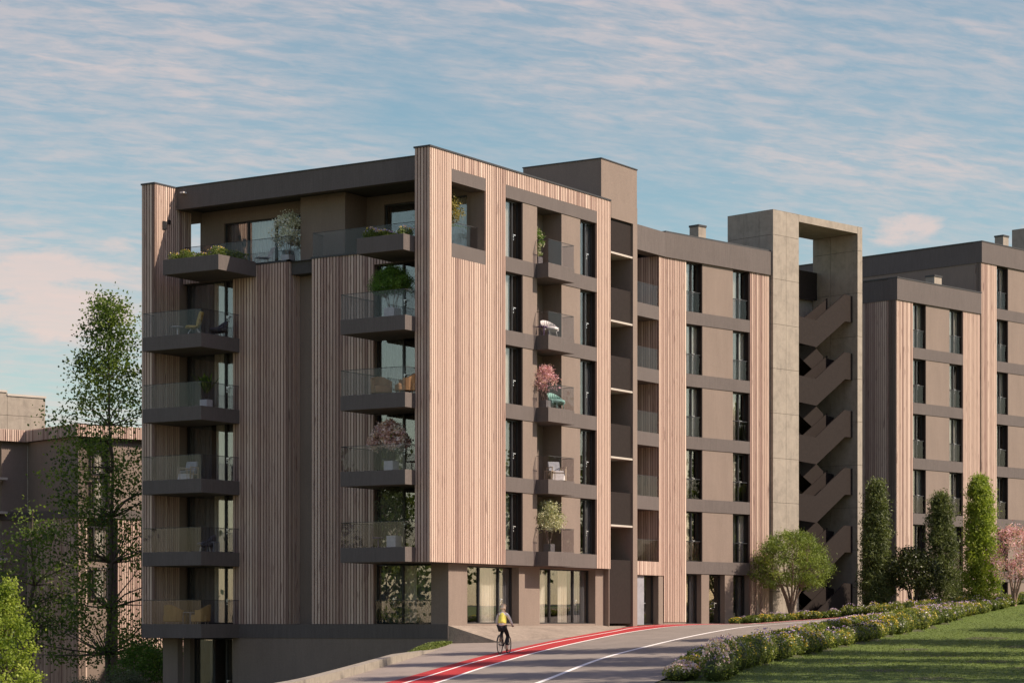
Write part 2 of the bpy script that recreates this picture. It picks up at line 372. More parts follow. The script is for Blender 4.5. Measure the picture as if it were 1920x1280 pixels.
ds=fr_(-40,50,6)+fr_(50,130,1)+fr_(130,200,8)+fr_(200,1500,100)+[1500,2500]
ls=[-1500]+fr_(-1000,-100,100)+fr_(-100,-28,6)+fr_(-28,45,1)+fr_(45,120,7)+fr_(120,1500,120)+[1500]
g=grid_mesh('ground',ds,ls,H,M['soil']); tag(g,kind='structure')
def ribbon(name,dsx,fl,fr2,mat,off,step=.7,kind='structure'):
    v=[];f=[];n=None
    wmax=max(abs(fr2(d)-fl(d)) for d in dsx); n=max(1,int(math.ceil(wmax/step)))
    for d in dsx:
        a,b=fl(d),fr2(d)
        for k in range(n+1):
            l=a+(b-a)*k/n; x,y=dl(d,l); v.append((x,y,hroad(d,l)+off))
    for i in range(len(dsx)-1):
        for k in range(n): f.append((i*(n+1)+k,i*(n+1)+k+1,(i+1)*(n+1)+k+1,(i+1)*(n+1)+k))
    me=D.meshes.new(name); me.from_pydata(v,[],f); me.materials.append(mat); me.polygons.foreach_set('use_smooth',[True]*len(f)); me.update()
    o=D.objects.new(name,me); COL.objects.link(o); tag(o,kind=kind); return o
RL=[(0,-17.5),(50,-7.9),(69.8,-3.74),(83.45,-1.15),(93.85,1.42),(103.9,4.54),(108.05,6.1),(110,8.0),(111.5,10.2),(112.8,12.5),(113.8,15.3),(114.5,18.2),(115,21)]
MD=[(0,-16.8),(50,-6.9),(69.5,-3.12),(80.8,-1.10),(91.85,1.40),(101.6,4.44),(106.15,5.95),(109,8.3),(110.7,10.6),(111.9,12.9),(112.9,15.6),(113.6,18.4),(114.1,21.2)]
ED=[(0,-15.8),(50,-6.0),(69.05,-2.18),(76.25,-.95),(87.35,1.40),(98.05,4.29),(102.2,5.75),(105.4,7.3),(108.2,9.7),(109.8,11.7),(111,13.6),(111.9,16),(112.6,18.8),(113.1,21.5)]
CN=[(0,-12),(50,-2.6),(67.9,.86),(79.25,2.99),(86.15,4.75),(95.65,7.61),(103.2,10.6),(106,12.9),(108,15.5),(109,18),(109.6,21)]
dd=fr_(45,104,.7)+fr_(104,115,.12)
f_=lambda c,o=0.0: (lambda d: spl(d,c)+o*math.sqrt(1+((spl(d+.2,c)-spl(d-.2,c))/.4)**2))
ribbon('road',[d for d in dd if d<112.6],f_(ED,-.02),lambda d: spl(d,HEDGE)-.7,M['asphalt'],.03)
ribbon('pavement',fr_(45,97.5,.6),lambda d: lerp(d,KERB)+.1,f_(RL),M['paving'],.03)
ribbon('cycle_lane',[d for d in dd if d<114.3],f_(RL),lambda d: min(spl(d,ED),max(18.6,spl(d,RL)+.01)),M['red'],.034)
ribbon('lane_line',[d for d in dd if d<113.5],f_(MD,-.05),f_(MD,.05),M['paint'],.040)
ribbon('edge_line',[d for d in dd if d<112.5],f_(ED,-.07),f_(ED,.07),M['paint'],.040)
ribbon('centre_line',[d for d in dd if d<109.5],f_(CN,-.085),f_(CN,.085),M['paint'],.036)
# plaza between the lane and the building, with its low side wall at the corner
def plaza():
    A=(1.84,.28); n=26; v=[]; f=[]; tip=todl(*A)
    lo=[]; up=[]
    for k in range(n+1):
        t=k/n; x=1.84+22.6*t; y=.36 if x<17 else (.36+(x-17)*1.75/.3 if x<17.3 else 2.11)
        up.append((x,y,-.045))
        # outer edge: from the tip beside the wall along the cycle lane
        d=94.5+ (109.5-94.5)*t**.85; l=spl(d,RL)-.02 if d>97.3 else None
        if l is None:
            w=(d-94.5)/2.8; l=-.48*(1-w)+ (spl(97.3,RL)-.02)*w
        X,Y=dl(d,l); lo.append((X,Y,hroad(d,l)+.031))
    m=6
    for k in range(n+1):
        for j in range(m+1):
            s=j/m; e=s
            p=[up[k][q]*(1-s)+lo[k][q]*s for q in range(3)]
            p[2]=up[k][2]*(1-e)+lo[k][2]*e
            v.append(tuple(p))
    for k in range(n):
        for j in range(m): f.append((k*(m+1)+j,(k+1)*(m+1)+j,(k+1)*(m+1)+j+1,k*(m+1)+j+1)[::-1])
    # side wall face
    b=len(v)
    for j in range(m+1):
        x,y,z=v[j]; v.append((x,y,z)); 
    for j in range(m+1):
        x,y,z=v[b+j]; v.append((x,y,min(z-.001,ground_at(x+.05,y-.05)-.25)))
    for j in range(m): f.append((b+j,b+j+1,b+m+1+j+1,b+m+1+j))
    me=D.meshes.new('plaza'); me.from_pydata(v,[],f); me.materials.append(M['gravel']); me.update()
    o=D.objects.new('plaza',me); COL.objects.link(o); tag(o,kind='structure')
plaza()
def forecourt():
    v=[];f=[];n=16;m=6;a=math.radians(-11.67)
    for k in range(n+1):
        t=k/n; d=109.2+4.1*t; p=dl(d,spl(d,RL)+.05); q=(23.16+math.cos(a)*(-.6+12.5*t)-.1*math.sin(a),2.1+math.sin(a)*(-.6+12.5*t)+.1)
        for j in range(m+1):
            w=j/m; x=p[0]*(1-w)+q[0]*w; y=p[1]*(1-w)+q[1]*w; v.append((x,y,hroad(*todl(x,y))+.022))
    for k in range(n):
        for j in range(m): f.append((k*(m+1)+j,(k+1)*(m+1)+j,(k+1)*(m+1)+j+1,k*(m+1)+j+1))
    me=D.meshes.new('forecourt'); me.from_pydata(v,[],f); me.materials.append(M['paving']); me.update()
    o=D.objects.new('forecourt',me); COL.objects.link(o); tag(o,kind='structure')
forecourt()
def kerb():
    mb=MB(); pts=[(d,lerp(d,KERB)) for d in fr_(50,93.5,.9)]
    prev=None
    for (d,l) in pts:
        hh=.27*min(1,max(0,(90.5-d)/9.0)) + .02
        z=hroad(d,l+.3); cur=[(*dl(d,l+.28),z-.1),(*dl(d,l+.28),z+hh),(*dl(d,l-.02),z+hh+.01),(*dl(d,l-.02),z-1.2)]
        if prev: 
            for k in range(3): mb.face([prev[k],prev[k+1],cur[k+1],cur[k]])
        prev=cur
    o=mb.build('kerb',M['kerb']); tag(o,kind='structure')
kerb()
# lawn sheet
def lawn():
    v=[];f=[];dsx=fr_(45,122,.8); n=44
    for d in dsx:
        hl=spl(d,HEDGE)
        for k in range(n+1):
            l=hl+.1+(k/n)**1.2*(46); x,y=dl(d,l); v.append((x,y,H(d,l)+.02+.03*math.sin(x*.7)*math.sin(y*.9)*min(1,k/6)))
    for i in range(len(dsx)-1):
        for k in range(n): f.append((i*(n+1)+k,i*(n+1)+k+1,(i+1)*(n+1)+k+1,(i+1)*(n+1)+k))
    me=D.meshes.new('lawn'); me.from_pydata(v,[],f); me.materials.append(M['turf']); me.polygons.foreach_set('use_smooth',[True]*len(f)); me.update()
    o=D.objects.new('lawn',me); COL.objects.link(o); tag(o,kind='structure')
lawn()
# ------------------------------------------------------------------ leaves
def leafobj(name,P,size,mat,parent=None,aspect=.5,tone=None,flat=0.0,droop=0.0):
    P=np.asarray(P,dtype=np.float32); n=len(P)
    s=(size*RNG.uniform(.7,1.3,n)).astype(np.float32)[:,None]
    a=RNG.normal(size=(n,3)); a/=np.linalg.norm(a,axis=1)[:,None]
    if droop: a[:,2]=a[:,2]*(1-droop)-droop*1.4; a/=np.linalg.norm(a,axis=1)[:,None]
    if flat: a[:,2]*=(1-flat); a/=np.linalg.norm(a,axis=1)[:,None]
    b=RNG.normal(size=(n,3)); b-=a*(a*b).sum(1)[:,None]; b/=np.linalg.norm(b,axis=1)[:,None]
    V=np.stack([P-a*s*.5,P+b*s*.5*aspect,P+a*s*.5,P-b*s*.5*aspect],1).reshape(-1,3)
    me=D.meshes.new(name); me.vertices.add(4*n); me.vertices.foreach_set('co',V.astype(np.float32).ravel())
    me.loops.add(4*n); me.loops.foreach_set('vertex_index',np.arange(4*n,dtype=np.int32))
    me.polygons.add(n); me.polygons.foreach_set('loop_start',np.arange(0,4*n,4,dtype=np.int32))
    me.update(calc_edges=True)
    t=tone if tone is not None else RNG.uniform(0,1,n)
    at_=me.attributes.new('tone','FLOAT','FACE'); at_.data.foreach_set('value',np.clip(t,0,1).astype(np.float32))
    me.materials.append(mat); o=D.objects.new(name,me); COL.objects.link(o); o.parent=parent; return o
def clumps(centres,n,rad,tonespread=.25):
    C=np.asarray(centres,dtype=np.float32); k=len(C); idx=RNG.integers(0,k,n)
    r=rad if np.isscalar(rad) else np.asarray(rad)[idx][:,None]
    P=C[idx]+RNG.normal(size=(n,3))*r*np.array([1,1,.75]); tn=RNG.normal(.5,tonespread,k)[idx]+RNG.normal(0,.14,n)
    return P.astype(np.float32),tn
def limb(mb,p,q,r0,r1,seg=4,wob=.06):
    p=Vector(p);q=Vector(q);L=(q-p).length; last=p; lr=r0
    for k in range(1,seg+1):
        t=k/seg; c=p.lerp(q,t)
        if k<seg: c=c+Vector((random.uniform(-1,1),random.uniform(-1,1),random.uniform(-.5,.5)))*wob*L
        r=r0+(r1-r0)*t; mb.tube(last,c,lr,r,6,cap=False); last=c; lr=r
    return last
# ------------------------------------------------------------------ windows (cached meshes, local x along the wall, y inwards)
CACHE={}
def cached(key,fn):
    if key not in CACHE:
        o=fn(); CACHE[key]=o.data; D.objects.remove(o)
    return CACHE[key]
def wavy(u0,u1,z0,z1,y,amp=.055,per=.17,ph=0.0):
    mb=MB(); n=max(4,int((u1-u0)/per*8)); row=[]
    for k in range(n+1):
        u=u0+(u1-u0)*k/n; w=amp*math.sin(2*math.pi*(u/per)+ph+.6*math.sin(u*9))*(.8+.3*math.sin(u*5))
        row.append((u,y+w))
    for k in range(n):
        (a,b),(c,d)=row[k],row[k+1]
        mb.face([(a,b,z0),(c,d,z0),(c,d*1.0,z1),(a,b,z1)],.5,True)
    return mb
def window(parent,fr,u0,u1,z0,z1,i,splits=(),org=(0,0,0),curt=(),handle=None,rail=False,jamb=0,fw=.06,fd=.09,name='window',deep=.12):
    """splits: frame posts as fractions; curt: (f0,f1,material key); handle: fraction; returns the window part"""
    w=u1-u0; h=z1-z0; wk=(round(w,3),round(h,3)); p=fr.P(u0,i,z0); loc=tuple(a-b for a,b in zip(p,org))
    def frame():
        mb=MB()
        mb.box(ID,0,fw,0,fd,0,h).box(ID,w-fw,w,0,fd,0,h).box(ID,fw,w-fw,0,fd,0,fw*.8).box(ID,fw,w-fw,0,fd,h-fw,h)
        for s in splits: mb.box(ID,s*w-.045,s*w+.045,-.01,fd,fw*.8,h-fw)
        return mb.build('window',M['frame'])
    f=inst(name,cached(('f',wk,splits,fw),frame),parent,loc,fr.a)
    if jamb: inst('jamb',cached(('j',wk,jamb),lambda: MB().prism(ID,[(w-.05,-jamb),(w-.001,-jamb),(w-.001,-.001),(w-.05,-.001)],0,h).build('jamb',M['metal'])),f,(0,0,0))
    gl=cached(('g',wk),lambda: MB().box(ID,fw*.5,w-fw*.5,.045,.06,.03,h-.03).build('pane',M['glass']))
    inst('pane',gl,f,(0,0,0))
    for c in curt:
        (a,b,mk)=c[:3]; ph=c[3] if len(c)>3 else 0.0
        me=cached(('c',wk,c),lambda: wavy(a*w+.02,b*w-.02,.03,h-.05,.15,ph=ph).build('curtain',M[mk]))
        inst('curtain',me,f,(0,0,0))
    if handle is not None:
        hd=cached(('h',),lambda: MB().box(ID,-.015,.015,-.03,0,-.09,.05).box(ID,-.015,.13,-.055,-.03,.0,.028).box(ID,-.02,.02,-.03,0,-.20,-.15).build('handle',M['handle'],bevel=0))
        inst('door_handle',hd,f,(handle*w,-.012,1.02))
    if rail:
        r=cached(('r',wk),lambda: MB().box(ID,0,w,-.16,-.12,.98,1.02).build('guard_rail',M['frame']))
        g_=cached(('rg',wk),lambda: MB().box(ID,.01,w-.01,-.147,-.135,.04,.98).build('guard_glass',M['rail']))
        inst('guard_rail',r,f,(0,0,0)); inst('guard_glass',g_,f,(0,0,0))
    return f
def rooms(parent,mbx,name='interior'):
    return mbx.build(name,M['room'],parent)
def balustrade(parent,pts,z0,h,org,name='balustrade'):
    """glass balustrade along plan polyline with a slim dark cap"""
    gb=MB(); cb=MB()
    for (a,b) in zip(pts,pts[1:]):
        dx,dy=b[0]-a[0],b[1]-a[1]; L=math.hypot(dx,dy); f=Fr(a,math.atan2(dy,dx))
        n=max(1,round(L/1.7))
        for k in range(n): gb.box(f,L*k/n+.008,L*(k+1)/n-.008,-.008,.008,z0,z0+h-.02)
        cb.box(f,0,L,-.014,.014,z0+h-.02,z0+h)
    g_=gb.build(name,M['rail'],parent,org); cb.build('rail_cap',M['coping'],g_,org); return g_
K5=[.04+3.1*k for k in range(6)]
# ================================================================== central block
B1=empty('apartment_building',(0,0,0),'tallest-looking central block with pink-brown slats, corner fin and two stacks of dark balconies','apartment building')
S=Fr((0,0),0.0); Wf=Fr((0,0),-math.pi/2)
def b1():
    P=B1; TOP=19.2
    w=MB()
    for (a,b,z0,z1) in ((0,1.56,2.52,TOP),(1.56,4.07,2.52,14.97),(1.56,4.07,18.56,TOP),(4.07,5.62,2.52,TOP),(5.62,13.15,18.56,TOP),(13.15,14.39,2.52,TOP)): w.slats(S,a,b,z0,z1,0)
    w.slats(Wf,-.76,-.0,2.52,TOP,0,.155,.105)
    w.build('slat_cladding',M['wood'],P)
    c=MB()   # solid wall behind the slats
    for (a,b,z0,z1) in ((.06,1.56,2.54,TOP),(1.56,4.07,2.54,14.97),(1.56,4.07,18.56,TOP),(4.07,5.62,2.54,TOP),(5.62,13.15,18.56,TOP),(13.15,14.39,2.54,TOP)): c.box(S,a,b,.082,.76,z0,z1)
    for (a,b) in ((7.0,8.15),(10.17,11.76)): c.box(S,a,b,.03,1.25,2.6,18.1)
    c.build('stucco_wall',M['stucco'],P)
    bd=MB()
    for k in range(6): 
        z0=2.52+3.1*k; bd.box(S,5.62,13.15,0.0,1.3,z0,z0+.62 if k<5 else 18.56)
    bd.box(S,1.56,4.07,.0,.76,14.97,15.54).box(S,1.56,4.07,0,.76,18.04,18.56)
    bd.box(S,.05,1.84,.09,1.2,2.50,2.53).box(S,1.84,14.39,.09,1.3,2.50,2.515)
    # fascia of the roof over the west terraces
    bd.box(Wf,-14.62,-.76,1.42,1.78,18.27,19.22)
    # base band on the west side
    bd.box(Wf,-11.75,-.36,1.815,2.4,-.58,.015)
    bd.build('floor_band',M['band'],P)
    cp=MB(); cp.box(S,-.03,14.41,-.03,.79,TOP,TOP+.07).box(Wf,-15.39,-14.58,-.03,1.42,TOP,TOP+.07)
    cp.box(Wf,-14.58,-.79,1.39,1.8,19.225,19.27); cp.build('coping',M['coping'],P)
    # north fin: slatted on its west and south sides
    n=MB(); n.slats(Wf,-15.37,-14.6,.02,TOP,0,.155,.105); SN=Fr((0,14.6),0)
    n.slats(SN,0,1.65,.02,TOP,0); n.slats(SN,1.65,2.44,15.54,18.27,0)
    # west wall slats (two bays and the strip above the windows)
    n.slats(Wf,-11.75,-8.62,.02,15.55,1.84,.155,.105); n.slats(Fr((1.84,8.62),0),0.0,.76,.02,15.55,0)
    n.slats(Wf,-7.42,-5.95,.02,15.55,1.84,.155,.105); n.slats(Wf,-5.95,-4.16,.02,15.55,1.87,.155,.105)
    n.slats(Wf,-14.6,-11.75,15.04,15.55,1.84,.155,.105); n.slats(Wf,-4.16,-.76,15.04,15.55,1.87,.155,.105)
    n.build('west_cladding',M['wood'],P)
    q=MB(); q.box(Wf,-15.31,-14.69,.085,2.40,-.58,TOP)
    q.box(Wf,-15.31,-14.69,2.40,3.22,-.58,15.5).box(Wf,-15.31,-14.69,2.40,3.22,17.95,19.1)
    q.box(Wf,-15.31,-14.69,3.22,14.4,-3.6,15.5).box(Wf,-14.75,-14.69,3.22,14.4,15.5,19.1)
    q.box(Wf,-11.7,-8.7,1.93,2.55,-.5,15.5).box(Wf,-7.4,-4.16,1.96,2.55,-.5,15.5)
    for k in range(5):
        q.box(Wf,-14.6,-11.75,1.93,2.3,K5[k]+2.62,K5[k+1]-.02 if k<4 else 15.5); q.box(Wf,-4.16,-.77,1.96,2.3,K5[k]+2.62,K5[k+1]-.02 if k<4 else 15.5)
    # lower wall of the base
    q.box(Wf,-11.75,-.37,1.84,2.4,-4.2,-.58)
    # dark slot wall, rising as the column between the two terraces
    q.box(Wf,-8.66,-7.38,2.6,3.2,.0,15.5).box(Wf,-8.6,-6.2,2.6,4.4,15.56,18.4)
    # terrace back walls with openings
    def holed(u0,u1,i,z0,z1,h):
        (a,b,c,d)=h; q.box(Wf,u0,a,i,i+.3,z0,z1); q.box(Wf,b,u1,i,i+.3,z0,z1); q.box(Wf,a,b,i,i+.3,d,z1)
        if c>z0: q.box(Wf,a,b,i,i+.3,z0,c)
    holed(-14.66,-8.6,3.2,15.56,18.4,(-yx(3.2,420),-8.75,15.56,17.8))
    holed(-6.2,-.76,4.15,15.56,18.4,(-yx(4.15,720),-1.0,15.56,18.0))
    # ground floor pillars, south and west
    for (a,b) in ((1.84,3.22),(7.20,8.88),(13.62,14.39)): q.box(S,a,b,.35,1.0,-.06,2.52)
    q.box(Wf,-1.22,-1.0,1.84,2.5,-.0,2.52)
    q.box(S,1.86,14.39,.36,1.0,-.6,.04)
    q.box(S,3.22,7.2,.36,.9,2.45,2.52).box(S,8.88,13.62,.36,.9,2.45,2.52)
    q.build('rendered_wall',M['stucco'],P)
    r=MB()   # roof, floors, core
    r.box(S,1.78,14.39,.77,14.65,18.42,19.0); r.box(S,2.0,3.2,.77,14.6,15.0,15.54)
    for k in range(6): r.box(S,2.65,14.3,1.3,14.6,K5[k]-.4,K5[k]-.01)
    r.box(S,5.2,13.2,4.6,13.5,-3.5,18.3); r.box(S,5.2,14.3,2.9,4.6,-3.5,18.3).box(S,4.5,5.2,1.6,4.0,2.6,14.9)
    r.box(S,3.3,5,9.3,9.6,-.3,15.4).box(S,3.6,14.3,14.0,14.6,-3.6,18.4).box(S,2.65,3.6,14.0,14.6,-3.6,15.4)
    r.box(S,4.5,5.5,.8,14,15.5,18.3); r.box(S,8.0,8.15,1.2,3,2.6,18).box(S,10.17,10.3,1.2,3,2.6,18)
    r.build('interior',M['room'],P)
    tf=MB().box(S,1.9,4.3,.77,14.6,15.54,15.56); tf.build('terrace_floor',M['coping'],P)
    # parapet copings of the terraces
    pc=MB().box(Wf,-11.78,-8.6,1.82,2.0,15.55,15.63).box(Fr((1.84,8.62),0),-.02,.76,-.02,.14,15.55,15.63).box(Wf,-7.44,-.76,1.82,2.0,15.55,15.63)
    pc.box(Wf,-14.6,-11.78,1.82,2.0,15.55,15.63); pc.build('parapet_coping',M['coping'],P)
    # loggia backs (south)
    for k in range(5):
        z=K5[k]+3.1
        lb=MB().box(S,8.75,10.17,1.0,1.2,z,z+2.5); lb.build('loggia_wall',M['stucco'],P)
        window(P,S,8.15,8.75,z,z+2.46,1.0,(),curt=(),handle=None,name='balcony_door')
        hz=.80
        window(P,S,5.62,7.0,z+.0,z+2.46,.24,(.62,),curt=((.02,.60,'sheer' if k>1 else 'grey_sheer',k*1.1),),handle=.66,jamb=.18)
        window(P,S,11.76,13.15,z,z+2.46,.24,(.55,),curt=((.0,.42,'sheer',.7*k),) if k%2 else ((.55,1.0,'grey_sheer'),),handle=.60,jamb=.18)
    # ground floor shop-size windows
    window(P,S,3.22,7.20,.04,2.45,.72,(.36,.74),curt=((.44,.70,'sheer'),(.70,.99,'grey_sheer')),handle=.76)
    window(P,S,8.88,13.62,.04,2.45,.72,(.30,.72),curt=((.02,.26,'sheer'),(.48,.66,'sheer',1.0),(.68,.99,'grey_sheer')),handle=.74)
    # west windows
    for k in range(5):
        z=K5[k]; pal=(((.02,.50,'grey_sheer'),(.52,.72,'sheer')) if k!=2 else ((.02,.45,'grey_sheer'),(.55,.74,'sheer',2.)))
        window(P,Wf,-14.55,-11.76,z,z+2.62,2.12,(.04,.78),curt=pal+((.80,.99,'grey_sheer'),),handle=.82)
    for k in range(1,5):
        window(P,Wf,-4.16,-.78,K5[k],K5[k]+2.62,2.12,(.40,),curt=((.02,.38,'grey_sheer'),(.55,.80,'sheer',k*.8)),handle=.42)
    window(P,Wf,-4.16,-1.22,.04,2.5,2.10,(.45,),curt=((.02,.42,'grey_sheer'),(.44,.66,'sheer'),(.68,.99,'grey_sheer')),handle=.30)
    window(P,Wf,-yx(3.2,420),-8.75,15.56,17.8,3.3,(.28,.62,),curt=((.04,.28,'grey_sheer'),(.30,.60,'sheer'),(.64,.98,'grey_sheer')),handle=.66)
    window(P,Wf,-yx(4.15,720),-1.0,15.56,18.0,4.25,(.5,),curt=((.5,.98,'sheer'),),handle=.52)
    # entrance below the lowest balcony
    window(P,Wf,-14.3,-11.76,-3.5,-.6,2.3,(.72,),curt=((.30,.42,'grey_sheer'),),handle=.75,name='entrance_door')
    e=MB(); u0=-yx(.5,305.5); u1=-yx(.5,333); e.box(Wf,u0,u1,.5,.85,-4,-.58).box(Wf,-14.69,-14.3,2.0,2.5,-4,-.58); e.build('entrance_pillar',M['stucco'],P)
    # balconies, north stack
    for k in range(5):
        zt=K5[k]-.02; zb=zt-.60
        o=MB().prism(S,[(-.72,11.35),(1.84,11.35),(1.84,14.598),(0,14.598),(0,14.66),(-.72,14.66)],zb,zt) if k else MB().prism(S,[(-.72,11.35),(1.84,11.35),(1.84,15.37),(.0,15.37),(.0,14.66),(-.72,14.66)],zb,zt)
        s_=o.build('balcony',M['band'],P,bevel=.01)
        balustrade(s_,[(-.70,14.64),(-.70,11.37),(1.8,11.37)],zt,1.04,(0,0,0)); balustrade(s_,[(-.02,14.64),(-.68,14.64)],zt,1.04,(0,0,0))
    for k in range(1,5):
        zt=K5[k]-.02; zb=zt-.60
        s_=MB().prism(S,[(-.72,.71),(0,.71),(0,.78),(1.84,.78),(1.84,3.95),(-.72,3.95)],zb,zt).build('balcony',M['band'],P,bevel=.01)
        balustrade(s_,[(1.8,3.93),(-.70,3.93),(-.70,.73),(-.02,.73)],zt,1.04,(0,0,0))
    # guard in front of the west ground window
    balustrade(P,[(1.87,4.1),(1.87,1.25)],.02,1.0,(0,0,0),'guard_glass')
    # south balconies
    for k in range(1,6):
        zt=K5[k]; s_=MB().box(S,8.03,10.19,-.62,-.0005,zt-.62,zt-.0).build('balcony',M['band'],P,bevel=.008)
        balustrade(s_,[(8.05,-.01),(8.05,-.60),(10.17,-.60),(10.17,-.01)],zt,1.02,(0,0,0))
    # terrace balustrades + planters
    balustrade(P,[(1.90,14.55),(1.90,8.68),(2.6,8.68)],15.63,1.03,(0,0,0)); balustrade(P,[(2.6,7.38),(1.90,7.38),(1.90,.80)],15.63,1.03,(0,0,0))
    balustrade(P,[(1.60,.40),(4.05,.40)],15.54,1.0,(0,0,0)); balustrade(P,[(2.46,14.9),(3.2,14.9)],15.6,1.0,(0,0,0))
    for (y0,y1) in ((10.40,13.50),(.79,3.12)):
        pl=MB(); pl.box(Wf,-y1,-y0,-.72,-.62,15.03,15.68).box(Wf,-y1,-y0,1.70,1.80,15.03,15.66).box(Wf,-y1,-y1+.1,-.62,1.7,15.03,15.68).box(Wf,-y0-.1,-y0,-.62,1.7,15.03,15.68).box(Wf,-y1+.1,-y0-.1,-.62,1.7,15.05,15.5)
        pl.build('planter_box',M['band'],P,bevel=.01)
    # roof-top stair head and the ventilated stair strip beneath it
    v=MB(); v.box(S,13.58,16.83,.02,4.2,19.25,21.0).box(S,14.42,16.83,.0,.6,18.47,19.25).box(S,16.43,16.83,.0,6.0,-.1,18.47).box(S,14.39,14.44,.1,2.0,-.1,18.5)
    v.box(S,14.42,16.83,.62,6.0,18.5,19.24); v.build('stair_wall',M['stucco'],P)
    MB().box(S,13.55,16.86,-.01,4.23,21.0,21.05).build('coping',M['coping'],P)
    MB().box(S,14.40,16.43,1.9,2.1,-.1,18.5).build('stair_back_wall',M['metal'],P)
    for z0,z1 in [(16.95,18.47)]+[(13.85-3.1*k,15.34-3.1*k) for k in range(4)]+[(.05,2.95)]:
        MB().box(S,14.44,16.43,.10,.14,z0,z1).build('screen_panel',M['metal'],P)
        if z0>3: MB().box(S,14.44,16.43,.02,1.9,z0-.085,z0-.001).build('landing_slab',M['ledge'],P)
    MB().box(Wf,-14.2,-14.0,1.2,1.42,18.93,18.99).build('wall_lamp',M['white_pot'],P)
    MB().box(Fr((0,14.6),0),.50,.72,-.05,0,17.3,17.65).box(Fr((0,14.6),0),.85,1.0,-.05,0,17.55,17.75).build('vent_cap',M['frame'],P)
b1()
# ================================================================== second block (bends away after its loggias)
A2=math.radians(-11.67); KX,KY=23.16,2.1
B2=empty('apartment_building',(KX,KY,0),'lower-looking middle block between the central block and the concrete stair tower','apartment building')
def facade(P,fr,org,spec,levels,band=True,gnd=True,top=18.02,rails=True):
    """spec: list of (kind,u0,u1); wood, win, panel"""
    wd=MB(); st=MB(); bd=MB()
    for (kd,a,b) in spec:
        if kd=='wood': wd.slats(fr,a,b,.12,top,0); st.box(fr,a,b,.085,.5,-1.0,top)
        if kd=='panel': st.box(fr,a,b,.03,.5,-1.0 if gnd else 2.56,top)
        if kd=='win':
            for k in range(-1 if gnd else 0,levels):
                z=3.14+3.1*k if k>=0 else .04; c=random.random()
                cu=((.0,.48,'sheer',c),) if c<.6 else (((.0,.5,'grey_sheer',c),(.72,1.,'sheer',c)) if c<.8 else ((.40,1.,'sheer',c),))
                cu=tuple((x,y,m_,round(ph*3)/1.0) for (x,y,m_,ph) in cu)
                window(P,fr,a,b,z,z+2.46,.27,(.55,),org=org,curt=cu,handle=.6,rail=rails and k>=0,jamb=.22)
    ws=[(a,b) for (kd,a,b) in spec if kd!='wood']
    if ws and band:
        a=min(w[0] for w in ws); b=max(w[1] for w in ws)
        for k in range(levels): bd.box(fr,a,b,.0,.5,2.52+3.1*k,3.14+3.1*k)
    wd.build('slat_cladding',M['wood'],P,org); st.build('stucco_wall',M['stucco'],P,org)
    bd.build('floor_band',M['band'],P,org)
